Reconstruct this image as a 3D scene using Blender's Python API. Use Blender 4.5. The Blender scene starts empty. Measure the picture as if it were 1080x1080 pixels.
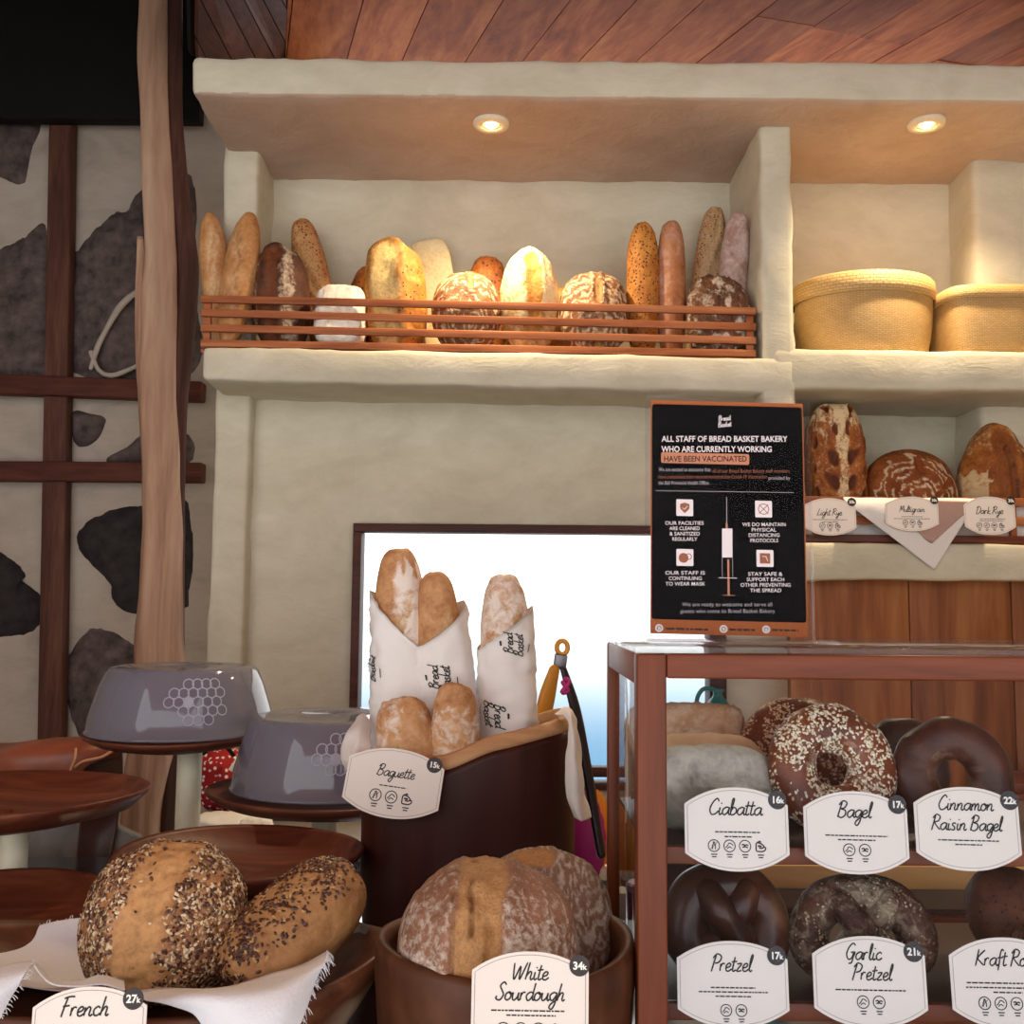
import bpy, bmesh, math, random
from mathutils import Vector, Matrix, noise
PI = math.pi
C = bpy.context.scene.collection
sc = bpy.context.scene
EYE = Vector((0.0, 0.0, 1.45))
FL = 1080.0
PITCH = math.atan(0.09)
ROLL = math.radians(0.5)
_f = Vector((0, math.cos(PITCH), math.sin(PITCH)))
_u0 = Vector((0, -math.sin(PITCH), math.cos(PITCH)))
_r0 = Vector((1, 0, 0))
_r = _r0 * math.cos(ROLL) + _u0 * math.sin(ROLL)
_u = _u0 * math.cos(ROLL) - _r0 * math.sin(ROLL)


def W(px, py, Y):
    d = _f + _r * ((px - 540) / FL) + _u * ((540 - py) / FL)
    return EYE + d * (Y / d.y)


def WZ(px, py, z):
    """point on horizontal plane z under a line of sight"""
    d = _f + _r * ((px - 540) / FL) + _u * ((540 - py) / FL)
    return EYE + d * ((z - EYE.z) / d.z)


def lin(h):
    h = h.lstrip('#')
    out = []
    for i in (0, 2, 4):
        c = int(h[i:i + 2], 16) / 255
        out.append(c / 12.92 if c <= 0.04045 else ((c + 0.055) / 1.055) ** 2.4)
    return (out[0], out[1], out[2], 1.0)


def sstep(a, b, x):
    if a == b:
        return 1.0 if x >= b else 0.0
    t = max(0.0, min(1.0, (x - a) / (b - a)))
    return t * t * (3 - 2 * t)


def nz(p, s, seed=0.0):
    return noise.noise(Vector((p[0] * s + seed * 7.13, p[1] * s - seed * 3.7, p[2] * s + seed * 1.9)))


# ------------------------------------------------------------------ materials
def new_mat(name):
    m = bpy.data.materials.new(name)
    m.use_nodes = True
    nt = m.node_tree
    b = nt.nodes['Principled BSDF']
    return m, nt, b


def node(nt, t, **kw):
    n = nt.nodes.new(t)
    for k, v in kw.items():
        setattr(n, k, v)
    return n


def ramp(nt, fac, stops):
    r = node(nt, 'ShaderNodeValToRGB')
    el = r.color_ramp.elements
    while len(el) < len(stops):
        el.new(0.5)
    for e, (p, c) in zip(el, stops):
        e.position = p
        e.color = c
    nt.links.new(fac, r.inputs[0])
    return r.outputs[0]


def mixc(nt, fac, a, b, mode='MIX'):
    m = node(nt, 'ShaderNodeMix', data_type='RGBA', blend_type=mode)
    for sock, v in ((m.inputs[0], fac), (m.inputs[6], a), (m.inputs[7], b)):
        if hasattr(v, 'is_linked'):
            nt.links.new(v, sock)
        else:
            sock.default_value = v
    return m.outputs[2]


def mathn(nt, op, a, b=None, clamp=False):
    m = node(nt, 'ShaderNodeMath', operation=op)
    m.use_clamp = clamp
    for i, v in enumerate((a, b)):
        if v is None:
            continue
        if hasattr(v, 'is_linked'):
            nt.links.new(v, m.inputs[i])
        else:
            m.inputs[i].default_value = v
    return m.outputs[0]


def texco(nt, scale=(1, 1, 1), rot=(0, 0, 0), which='Object'):
    tc = node(nt, 'ShaderNodeTexCoord')
    mp = node(nt, 'ShaderNodeMapping')
    mp.inputs['Scale'].default_value = scale
    mp.inputs['Rotation'].default_value = rot
    nt.links.new(tc.outputs[which], mp.inputs[0])
    return mp.outputs[0]


def noisen(nt, vec, scale, detail=4, rough=0.55, dist=0.0):
    n = node(nt, 'ShaderNodeTexNoise')
    n.inputs['Scale'].default_value = scale
    n.inputs['Detail'].default_value = detail
    n.inputs['Roughness'].default_value = rough
    n.inputs['Distortion'].default_value = dist
    nt.links.new(vec, n.inputs['Vector'])
    return n.outputs[0]


def bump(nt, b, h, strength=0.3, dist=0.01):
    bp = node(nt, 'ShaderNodeBump')
    bp.inputs['Strength'].default_value = strength
    bp.inputs['Distance'].default_value = dist
    nt.links.new(h, bp.inputs['Height'])
    nt.links.new(bp.outputs[0], b.inputs['Normal'])


_mc = {}


def plain(name, h, rough=0.6, metal=0.0, spec=0.5, nb=0.0, ns=40, var=0.0):
    if name in _mc:
        return _mc[name]
    m, nt, b = new_mat(name)
    c = lin(h)
    b.inputs['Base Color'].default_value = c
    b.inputs['Roughness'].default_value = rough
    b.inputs['Metallic'].default_value = metal
    b.inputs['Specular IOR Level'].default_value = spec
    v = texco(nt)
    n = noisen(nt, v, ns)
    if var:
        dk = tuple(x * (1 - var) for x in c[:3]) + (1,)
        lt = tuple(min(1, x * (1 + var)) for x in c[:3]) + (1,)
        nt.links.new(ramp(nt, n, [(0.3, dk), (0.7, lt)]), b.inputs['Base Color'])
    if nb:
        bump(nt, b, n, nb, 0.004)
    _mc[name] = m
    return m


def wood(name, dark, mid, light, axis='X', scale=1.0, rough=0.45, island=0.0, bumpk=0.15, which='Object', grot=None):
    if name in _mc:
        return _mc[name]
    m, nt, b = new_mat(name)
    s = {'X': (1.2, 14, 14), 'Y': (14, 1.2, 14), 'Z': (14, 14, 1.2)}[axis]
    s = tuple(x * scale for x in s)
    if grot:
        mp0 = texco(nt, (1, 1, 1), grot, which)
        mpp = node(nt, 'ShaderNodeMapping')
        mpp.inputs['Scale'].default_value = s
        nt.links.new(mp0, mpp.inputs[0])
        v = mpp.outputs[0]
    else:
        v = texco(nt, s, which=which)
    if island:
        g = node(nt, 'ShaderNodeNewGeometry')
        ad = node(nt, 'ShaderNodeVectorMath', operation='ADD')
        cm = node(nt, 'ShaderNodeCombineXYZ')
        k = mathn(nt, 'MULTIPLY', g.outputs['Random Per Island'], 37.0)
        for i in range(3):
            nt.links.new(k, cm.inputs[i])
        nt.links.new(v, ad.inputs[0])
        nt.links.new(cm.outputs[0], ad.inputs[1])
        v = ad.outputs[0]
    n1 = noisen(nt, v, 1.3, 6, 0.6, 1.2)
    n2 = noisen(nt, v, 7.0, 3, 0.6, 0.3)
    f = mathn(nt, 'ADD', mathn(nt, 'MULTIPLY', n1, 0.72), mathn(nt, 'MULTIPLY', n2, 0.28))
    col = ramp(nt, f, [(0.32, lin(dark)), (0.5, lin(mid)), (0.7, lin(light))])
    if island:
        hs = node(nt, 'ShaderNodeHueSaturation')
        val = mathn(nt, 'ADD', mathn(nt, 'MULTIPLY', g.outputs['Random Per Island'], island), 1 - island / 2)
        nt.links.new(val, hs.inputs['Value'])
        nt.links.new(col, hs.inputs['Color'])
        col = hs.outputs[0]
    nt.links.new(col, b.inputs['Base Color'])
    b.inputs['Roughness'].default_value = rough
    b.inputs['Specular IOR Level'].default_value = 0.25
    bump(nt, b, f, bumpk, 0.004)
    _mc[name] = m
    return m


def plaster(name, a, b_, c_, bumpk=0.35, scale=1.0):
    if name in _mc:
        return _mc[name]
    m, nt, b = new_mat(name)
    v = texco(nt, (1, 1, 1.6))
    n1 = noisen(nt, v, 3.5 * scale, 6, 0.6, 0.8)
    n2 = noisen(nt, texco(nt, (1, 1, 2)), 11 * scale, 6, 0.68, 0.6)
    n3 = noisen(nt, v, 110, 3, 0.6)
    f = mathn(nt, 'ADD', mathn(nt, 'MULTIPLY', n1, 0.65), mathn(nt, 'MULTIPLY', n2, 0.35))
    nt.links.new(ramp(nt, f, [(0.3, lin(a)), (0.5, lin(b_)), (0.68, lin(c_))]), b.inputs['Base Color'])
    b.inputs['Roughness'].default_value = 0.85
    b.inputs['Specular IOR Level'].default_value = 0.2
    h = mathn(nt, 'ADD', mathn(nt, 'MULTIPLY', n2, 1.0), mathn(nt, 'MULTIPLY', n3, 0.12))
    bump(nt, b, h, bumpk, 0.008)
    _mc[name] = m
    return m


def breadmat(name, dark, mid, light, crumb, flour='#e8dccb', fscale=60, fk=1.0, speck=0.0, speckc='#2a1810', specks=130, rough=0.62, bumpk=0.5, nscale=18):
    if name in _mc:
        return _mc[name]
    m, nt, b = new_mat(name)
    v = texco(nt)
    n1 = noisen(nt, v, nscale, 5, 0.6, 0.4)
    n2 = noisen(nt, v, fscale * 2.2, 4, 0.65)
    n3 = noisen(nt, v, fscale, 5, 0.7, 0.5)
    f = mathn(nt, 'ADD', mathn(nt, 'MULTIPLY', n1, 0.7), mathn(nt, 'MULTIPLY', n2, 0.3))
    col = ramp(nt, f, [(0.33, lin(dark)), (0.5, lin(mid)), (0.66, lin(light))])
    at = node(nt, 'ShaderNodeAttribute', attribute_name='mask')
    sep = node(nt, 'ShaderNodeSeparateColor')
    nt.links.new(at.outputs['Color'], sep.inputs[0])
    cl = lin(crumb)
    cd = tuple(x * 0.62 for x in cl[:3]) + (1,)
    crumbc = ramp(nt, mathn(nt, 'ADD', mathn(nt, 'MULTIPLY', n2, 0.6), mathn(nt, 'MULTIPLY', n3, 0.4)), [(0.36, cd), (0.56, cl)])
    # dark tone on crust patches, cut margins and crack lines
    dk = lin(dark)
    dk = tuple(x * 0.45 for x in dk[:3]) + (1,)
    col = mixc(nt, sep.outputs[0], col, crumbc)
    col = mixc(nt, mathn(nt, 'MULTIPLY', sep.outputs[2], 0.85, True), col, dk)
    # flour: mask * noisy threshold
    t = mathn(nt, 'ADD', mathn(nt, 'MULTIPLY', sep.outputs[1], 1.5), mathn(nt, 'MULTIPLY', mathn(nt, 'SUBTRACT', n3, 0.5), 2.6))
    t = mathn(nt, 'SUBTRACT', t, 0.55)
    t = mathn(nt, 'MULTIPLY', t, 1.6, True)
    t = mathn(nt, 'MULTIPLY', t, mathn(nt, 'MULTIPLY', mathn(nt, 'MINIMUM', mathn(nt, 'MULTIPLY', sep.outputs[1], 4.0), 1.0), fk * 0.9), True)
    col = mixc(nt, t, col, lin(flour))
    if speck:
        vo = node(nt, 'ShaderNodeTexVoronoi')
        vo.inputs['Scale'].default_value = specks
        nt.links.new(v, vo.inputs['Vector'])
        s = ramp(nt, vo.outputs['Distance'], [(0.22, (1, 1, 1, 1)), (0.36, (0, 0, 0, 1))])
        pick = node(nt, 'ShaderNodeSeparateColor')
        nt.links.new(vo.outputs['Color'], pick.inputs[0])
        g = mathn(nt, 'LESS_THAN', pick.outputs[0], speck)
        k = mathn(nt, 'MULTIPLY', s, mathn(nt, 'MULTIPLY', g, mathn(nt, 'SUBTRACT', 1.0, sep.outputs[0], True)))
        col = mixc(nt, k, col, lin(speckc))
    nt.links.new(col, b.inputs['Base Color'])
    b.inputs['Roughness'].default_value = rough
    b.inputs['Specular IOR Level'].default_value = 0.35
    h = mathn(nt, 'ADD', n1, mathn(nt, 'MULTIPLY', n2, 0.7))
    bump(nt, b, h, bumpk, 0.006)
    _mc[name] = m
    return m


def glassy(name, tint, refl=0.06, rough=0.03, diff=None, dmix=0.0, power=3.0):
    """clear sheet: tinted straight-through plus a Fresnel-like gloss (and an optional milky share)"""
    if name in _mc:
        return _mc[name]
    m = bpy.data.materials.new(name)
    m.use_nodes = True
    nt = m.node_tree
    for n in list(nt.nodes):
        nt.nodes.remove(n)
    out = node(nt, 'ShaderNodeOutputMaterial')
    tr = node(nt, 'ShaderNodeBsdfTransparent')
    tr.inputs[0].default_value = tint
    gl = node(nt, 'ShaderNodeBsdfGlossy')
    gl.inputs['Roughness'].default_value = rough
    lw = node(nt, 'ShaderNodeLayerWeight')
    lw.inputs[0].default_value = 0.5
    fr = mathn(nt, 'ADD', mathn(nt, 'MULTIPLY', mathn(nt, 'POWER', lw.outputs['Facing'], power), 0.6), refl, True)
    base = tr.outputs[0]
    if dmix:
        df = node(nt, 'ShaderNodeBsdfDiffuse')
        df.inputs[0].default_value = lin(diff)
        mx0 = node(nt, 'ShaderNodeMixShader')
        mx0.inputs[0].default_value = dmix
        nt.links.new(base, mx0.inputs[1])
        nt.links.new(df.outputs[0], mx0.inputs[2])
        base = mx0.outputs[0]
    mx = node(nt, 'ShaderNodeMixShader')
    nt.links.new(fr, mx.inputs[0])
    nt.links.new(base, mx.inputs[1])
    nt.links.new(gl.outputs[0], mx.inputs[2])
    nt.links.new(mx.outputs[0], out.inputs[0])
    _mc[name] = m
    return m


def emis(name, h, s):
    if name in _mc:
        return _mc[name]
    m, nt, b = new_mat(name)
    b.inputs['Emission Color'].default_value = lin(h)
    b.inputs['Emission Strength'].default_value = s
    b.inputs['Base Color'].default_value = lin(h)
    _mc[name] = m
    return m


# ------------------------------------------------------------------ objects
def put(name, vf, mat, parent=None, smooth=True, masks=None, base=None, auto=None):
    """link (verts, faces[, matidx]) as one mesh object; world coordinates in, local to parent/base"""
    verts, faces = vf[0], vf[1]
    if parent is not None:
        off = parent.get('_o')
        off = Vector(off)
    else:
        if base is None:
            xs = [v[0] for v in verts]; ys = [v[1] for v in verts]; zs = [v[2] for v in verts]
            base = Vector(((min(xs) + max(xs)) / 2, (min(ys) + max(ys)) / 2, min(zs)))
        off = Vector(base)
    me = bpy.data.meshes.new(name)
    me.from_pydata([tuple(Vector(v) - off) for v in verts], [], faces)
    me.update()
    mats = mat if isinstance(mat, (list, tuple)) else [mat]
    for m in mats:
        me.materials.append(m)
    if len(vf) > 2:
        for p, i in zip(me.polygons, vf[2]):
            p.material_index = i
    if smooth:
        for p in me.polygons:
            p.use_smooth = True
        if auto is not None:
            bm = bmesh.new(); bm.from_mesh(me)
            for e in bm.edges:
                if len(e.link_faces) == 2 and e.calc_face_angle(0) > auto:
                    e.smooth = False
            bm.to_mesh(me); bm.free()
    if masks is not None:
        at = me.color_attributes.new('mask', 'FLOAT_COLOR', 'POINT')
        for i, c in enumerate(masks):
            at.data[i].color = (c[0], c[1], c[2], 1)
    o = bpy.data.objects.new(name, me)
    C.objects.link(o)
    if parent is not None:
        o.parent = parent
    else:
        o.location = off
    o['_o'] = tuple(off)
    return o


def tag(o, label=None, cat=None, group=None, kind=None):
    if label: o['label'] = label
    if cat: o['category'] = cat
    if group: o['group'] = group
    if kind: o['kind'] = kind
    return o


def thing(name, label, cat, base, group=None):
    o = bpy.data.objects.new(name, None)
    o.empty_display_size = 0.02
    C.objects.link(o)
    o.location = base
    o['_o'] = tuple(base)
    return tag(o, label, cat, group)


def struct(o, label=None, cat=None):
    return tag(o, label, cat, None, 'structure')


# ------------------------------------------------------------------ mesh makers
def join(*parts):
    V, F, M = [], [], []
    for p in parts:
        n = len(V)
        V += list(p[0])
        F += [tuple(i + n for i in f) for f in p[1]]
        M += list(p[2]) if len(p) > 2 else [0] * len(p[1])
    return V, F, M


def rbox(x0, x1, y0, y1, z0, z1, r=0.01, seg=0.05, amp=0.0, freq=6.0, fn=None, mfn=None, maxn=60):
    """box with rounded edges on a grid of about seg metres, optional wobble"""
    lo = (x0, y0, z0); hi = (x1, y1, z1)
    r = min(r, *(0.49 * (hi[i] - lo[i]) for i in range(3)))

    def coords(a, b):
        cs = [a, a + r * 0.3, a + r]
        n = max(1, min(maxn, int((b - a - 2 * r) / seg)))
        for i in range(1, n):
            cs.append(a + r + (b - a - 2 * r) * i / n)
        cs += [b - r, b - r * 0.3, b]
        return cs
    cs = [coords(lo[i], hi[i]) for i in range(3)]
    idx, V, F = {}, [], []

    def vid(p):
        k = (round(p[0], 6), round(p[1], 6), round(p[2], 6))
        if k not in idx:
            idx[k] = len(V)
            V.append(p)
        return idx[k]
    for ax in range(3):
        a, b = (ax + 1) % 3, (ax + 2) % 3
        for side in (0, 1):
            c = hi[ax] if side else lo[ax]
            for i in range(len(cs[a]) - 1):
                for j in range(len(cs[b]) - 1):
                    q = []
                    for (ii, jj) in ((i, j), (i + 1, j), (i + 1, j + 1), (i, j + 1)):
                        p = [0, 0, 0]
                        p[ax] = c; p[a] = cs[a][ii]; p[b] = cs[b][jj]
                        q.append(vid(tuple(p)))
                    F.append(tuple(q) if side else tuple(reversed(q)))
    out = []
    for p in V:
        inner = Vector([max(lo[i] + r, min(hi[i] - r, p[i])) for i in range(3)])
        d = Vector(p) - inner
        v = inner + d.normalized() * r if d.length > 1e-9 else Vector(p)
        nrm = d.normalized() if d.length > 1e-9 else Vector((0, 0, 0))
        if amp:
            v = v + nrm * amp * (noise.noise(v * freq) + 0.5 * noise.noise(v * freq * 2.7))
        if fn:
            v = fn(v)
        out.append(v)
    M = None
    if mfn:
        M = []
        for f in F:
            c = sum((out[i] for i in f), Vector()) / len(f)
            n = (out[f[1]] - out[f[0]]).cross(out[f[2]] - out[f[0]])
            M.append(mfn(c, n.normalized() if n.length else n))
        return out, F, M
    return out, F


def bar(a, b, w, t, up=Vector((0, 0, 1)), r=0.002):
    """bar from a to b, width w along up, thickness t across"""
    a = Vector(a); b = Vector(b)
    x = (b - a); L = x.length; x.normalize()
    y = Vector(up).cross(x).normalized()
    z = x.cross(y)
    V, F = rbox(0, L, -t / 2, t / 2, -w / 2, w / 2, r=r, seg=L)
    return [a + x * v.x + y * v.y + z * v.z for v in V], F


def lathe(prof, center, n=48, squash=1.0, closed=True, rotz=0.0, fn=None):
    """prof: list of (radius, z); closed profile loops give solid walls"""
    V, F = [], []
    m = len(prof)
    for i in range(n):
        a = 2 * PI * i / n
        for (r, z) in prof:
            p = Vector((r * math.cos(a), r * math.sin(a) * squash, z))
            if fn:
                p = fn(p, a)
            if rotz:
                p = Vector((p.x * math.cos(rotz) - p.y * math.sin(rotz), p.x * math.sin(rotz) + p.y * math.cos(rotz), p.z))
            V.append(Vector(center) + p)
    for i in range(n):
        j = (i + 1) % n
        for k in range(m if closed else m - 1):
            k2 = (k + 1) % m
            F.append((i * m + k, j * m + k, j * m + k2, i * m + k2))
    return V, F


def cap_lathe(prof, center, n=48, **kw):
    """open profile from axis to axis (radius 0 at both ends is collapsed visually)"""
    return lathe(prof, center, n, closed=False, **kw)


def crom(pts, n, closed=False):
    """Catmull-Rom through tuples/vectors"""
    P = [tuple(p) for p in pts]
    m = len(P)
    out = []
    segs = m if closed else m - 1
    for i in range(segs):
        if closed:
            p0, p1, p2, p3 = P[(i - 1) % m], P[i], P[(i + 1) % m], P[(i + 2) % m]
        else:
            p0, p1, p2, p3 = P[max(i - 1, 0)], P[i], P[i + 1], P[min(i + 2, m - 1)]
        for k in range(n):
            t = k / n
            out.append(tuple(0.5 * ((2 * b) + (-a + c) * t + (2 * a - 5 * b + 4 * c - d) * t * t + (-a + 3 * b - 3 * c + d) * t ** 3)
                             for a, b, c, d in zip(p0, p1, p2, p3)))
    if not closed:
        out.append(P[-1])
    return out


def sweep(pts, rad, nseg=12, closed=False, n=6, fn=None, round_ends=True, flat=1.0):
    """tube through points; rad list or number"""
    rr = rad if isinstance(rad, (list, tuple)) else [rad] * len(pts)
    q = crom([tuple(p) + (r,) for p, r in zip(pts, rr)], n, closed)
    P = [Vector(x[:3]) for x in q]
    R = [max(1e-4, x[3]) for x in q]
    if round_ends and not closed:
        t0 = (P[0] - P[1]).normalized(); t1 = (P[-1] - P[-2]).normalized()
        pre = [(P[0] + t0 * R[0] * math.sin(a), R[0] * math.cos(a)) for a in (1.5, 1.2, 0.9, 0.55, 0.25)]
        post = [(P[-1] + t1 * R[-1] * math.sin(a), R[-1] * math.cos(a)) for a in (0.25, 0.55, 0.9, 1.2, 1.5)]
        P = [x[0] for x in pre] + P + [x[0] for x in post]
        R = [x[1] for x in pre] + R + [x[1] for x in post]
    V, F = [], []
    m = len(P)
    up = None
    for i in range(m):
        if closed:
            t = (P[(i + 1) % m] - P[i - 1]).normalized()
        else:
            t = (P[min(i + 1, m - 1)] - P[max(i - 1, 0)]).normalized()
        if up is None:
            up = t.orthogonal().normalized()
        up = (up - t * up.dot(t)).normalized()
        bn = t.cross(up)
        for k in range(nseg):
            a = 2 * PI * k / nseg
            p = P[i] + (up * math.cos(a) + bn * math.sin(a) * flat) * R[i]
            V.append(fn(p, P[i], i / m, a) if fn else p)
    for i in range(m if closed else m - 1):
        j = (i + 1) % m
        for k in range(nseg):
            k2 = (k + 1) % nseg
            F.append((i * nseg + k, i * nseg + k2, j * nseg + k2, j * nseg + k))
    if not closed:
        F.append(tuple(reversed(range(nseg))))
        F.append(tuple((m - 1) * nseg + k for k in range(nseg)))
    return V, F


def extrude_outline(pts, d):
    """closed outline of 3-D points (planar) thickened by vector d"""
    n = len(pts)
    V = [Vector(p) for p in pts] + [Vector(p) + Vector(d) for p in pts]
    F = [tuple(range(n)), tuple(reversed(range(n, 2 * n)))]
    for i in range(n):
        j = (i + 1) % n
        F.append((i, i + n, j + n, j))
    return V, F


def sheet(ctrl, nu=10, nv=10, thick=0.0015, wob=0.0, wf=20, fray=0.0, seed=0):
    """cloth patch from a net of control points, thickened; returns verts, faces"""
    rows = [crom(r, nu) for r in ctrl]
    cols = len(rows[0])
    grid = []
    for j in range(cols):
        grid.append(crom([r[j] for r in rows], nv))
    nr = len(grid[0])
    rnd = random.Random(seed)
    G = [[Vector(grid[j][i]) for j in range(cols)] for i in range(nr)]
    N = [[None] * cols for _ in range(nr)]
    for i in range(nr):
        for j in range(cols):
            a = G[min(i + 1, nr - 1)][j] - G[max(i - 1, 0)][j]
            b = G[i][min(j + 1, cols - 1)] - G[i][max(j - 1, 0)]
            n = a.cross(b)
            N[i][j] = n.normalized() if n.length > 1e-12 else Vector((0, -1, 0))
    V, F = [], []
    for s in (0, 1):
        for i in range(nr):
            for j in range(cols):
                p = G[i][j] + N[i][j] * (wob * nz(G[i][j], wf, seed) + s * thick)
                V.append(p)
    def id(s, i, j): return s * nr * cols + i * cols + j
    for i in range(nr - 1):
        for j in range(cols - 1):
            F.append((id(0, i, j), id(0, i, j + 1), id(0, i + 1, j + 1), id(0, i + 1, j)))
            F.append((id(1, i, j), id(1, i + 1, j), id(1, i + 1, j + 1), id(1, i, j + 1)))
    for i in range(nr - 1):
        F.append((id(0, i, 0), id(0, i + 1, 0), id(1, i + 1, 0), id(1, i, 0)))
        F.append((id(0, i + 1, cols - 1), id(0, i, cols - 1), id(1, i, cols - 1), id(1, i + 1, cols - 1)))
    for j in range(cols - 1):
        F.append((id(0, 0, j + 1), id(0, 0, j), id(1, 0, j), id(1, 0, j + 1)))
        F.append((id(0, nr - 1, j), id(0, nr - 1, j + 1), id(1, nr - 1, j + 1), id(1, nr - 1, j)))
    return V, F


def edge_threads(line, out, n, L, rnd, r=0.0005):
    """frayed threads sticking out of an edge polyline"""
    parts = []
    P = [Vector(p) for p in line]
    for k in range(n):
        t = rnd.random() * (len(P) - 1)
        i = int(t)
        p = P[i].lerp(P[min(i + 1, len(P) - 1)], t - i)
        d = (Vector(out) + Vector((rnd.uniform(-.6, .6), rnd.uniform(-.3, .3), rnd.uniform(-.5, .5)))).normalized()
        l = L * rnd.uniform(0.4, 1.2)
        parts.append(sweep([p - d * 0.002, p + d * l * 0.5, p + d * l + Vector((0, 0, -l * 0.3))], [r, r, r * 0.6], 4, n=2, round_ends=False))
    return join(*parts)[:2]


# ------------------------------------------------------------------ breads
def segd(p, pts):
    """distance of p to a polyline"""
    best = 9e9
    for a, b in zip(pts[:-1], pts[1:]):
        ab = b - a
        t = max(0, min(1, (p - a).dot(ab) / max(1e-12, ab.dot(ab))))
        best = min(best, (p - (a + ab * t)).length)
    return best


def bread_mesh(p0, p1, width, depth, face=(0, -1, 0.25), U=48, Vn=40, pw=2.3, qw=2.0, cuts=(), flour=None, dark=None, amp=0.03, freq=3.0,
               seed=0, flat_back=0.0, taper=0.0, bend=0.0, fine=0.0, wprof=None):
    """long axis p0..p1 (world), width across, depth toward 'face'. Normalised local coords: x along, y across, z toward the face, each -1..1"""
    p0 = Vector(p0); p1 = Vector(p1)
    c = (p0 + p1) / 2
    X = (p1 - p0); a = X.length / 2; X.normalize()
    Zf = Vector(face); Zf = (Zf - X * Zf.dot(X)).normalized()
    Yv = Zf.cross(X)
    b = width / 2; d = depth / 2
    V, F, MK = [], [], []
    cuts2 = [dict(k, pts=[Vector(q) for q in k['pts']]) for k in cuts]
    for i in range(U + 1):
        s = -math.cos(PI * (0.0006 + 0.9988 * i / U))
        r = max(0.0, 1 - abs(s) ** pw) ** (1 / pw)
        if wprof:
            r *= wprof(s)
        for k in range(Vn):
            ph = 2 * PI * k / Vn
            cy, sz = math.cos(ph), math.sin(ph)
            e = 2 / qw
            y = r * math.copysign(abs(cy) ** e, cy) * (1 + taper * s)
            z = r * math.copysign(abs(sz) ** e, sz) * (1 + taper * s)
            if flat_back and z < -1 + flat_back:
                z = -1 + flat_back + (z + 1 - flat_back) * 0.25
            q = Vector((s, y, z))
            nrm = Vector((s * 0.6, y, z))
            nrm = nrm.normalized() if nrm.length else Vector((s, 0, 0))
            off = min(1.0, r * 1.6) * amp * (nz(q, freq, seed) + 0.5 * nz(q, freq * 2.3, seed + 3)) + fine * nz(q, freq * 6, seed + 5)
            R = 0.0; G = 0.0; B = 0.0
            for ct in cuts2:
                dd = segd(q + Vector((0, ct.get('jag', .05) * (nz(q, 5, seed + 9) + .4 * nz(q, 13, seed + 10)), 0)), ct['pts'])
                w = ct['w']
                ww = w * (1 + 0.25 * nz(q, 4, seed + 11))
                m = 1 - sstep(ww * 0.75, ww * 1.05, dd)
                R = max(R, m * ct.get('crumb', 1.0))
                off += -ct.get('depth', 0.06) * (1 - sstep(ww * 0.3, ww * 1.1, dd)) + ct.get('rise', 0) * (1 - sstep(0, ww, dd))
                off += ct.get('lip', 0.03) * math.exp(-((dd - ww * 1.15) / (ww * 0.35)) ** 2)
                if ct.get('crack_dark'):  # darkens the colour inside this cut
                    B = max(B, ct['crack_dark'] * m)
                if ct.get('edge'):
                    B = max(B, ct['edge'] * math.exp(-((dd - ww * 1.02) / (ww * 0.16)) ** 2))
            if R > 0: off += R * .03 * nz(q, 8, seed + 31)
            if flour:
                qq = q + Vector((nz(q, 4.5, seed + 21), nz(q, 4.5, seed + 22), 0)) * .16
                G = max(0.0, min(1.0, flour(qq))) * (1 - R)
            if dark: B = max(B, max(0.0, min(1.0, dark(q))))
            q2 = q + nrm * off
            zz = q2.z * d
            yy = q2.y * b + bend * (1 - s * s)
            V.append(c + X * (q2.x * a) + Yv * yy + Zf * zz)
            MK.append((R, G, B))
    for i in range(U):
        for k in range(Vn):
            k2 = (k + 1) % Vn
            F.append((i * Vn + k, i * Vn + k2, (i + 1) * Vn + k2, (i + 1) * Vn + k))
    F.append(tuple(reversed(range(Vn))))
    F.append(tuple(U * Vn + k for k in range(Vn)))
    return V, F, MK


def bread(name, label, mat, p0, p1, width, depth, group=None, parent=None, cat='bread', **kw):
    V, F, MK = bread_mesh(p0, p1, width, depth, **kw)
    o = put(name, (V, F), mat, parent, masks=MK)
    if parent is None:
        tag(o, label, cat, group)
    return o, (V, F, MK)


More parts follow.
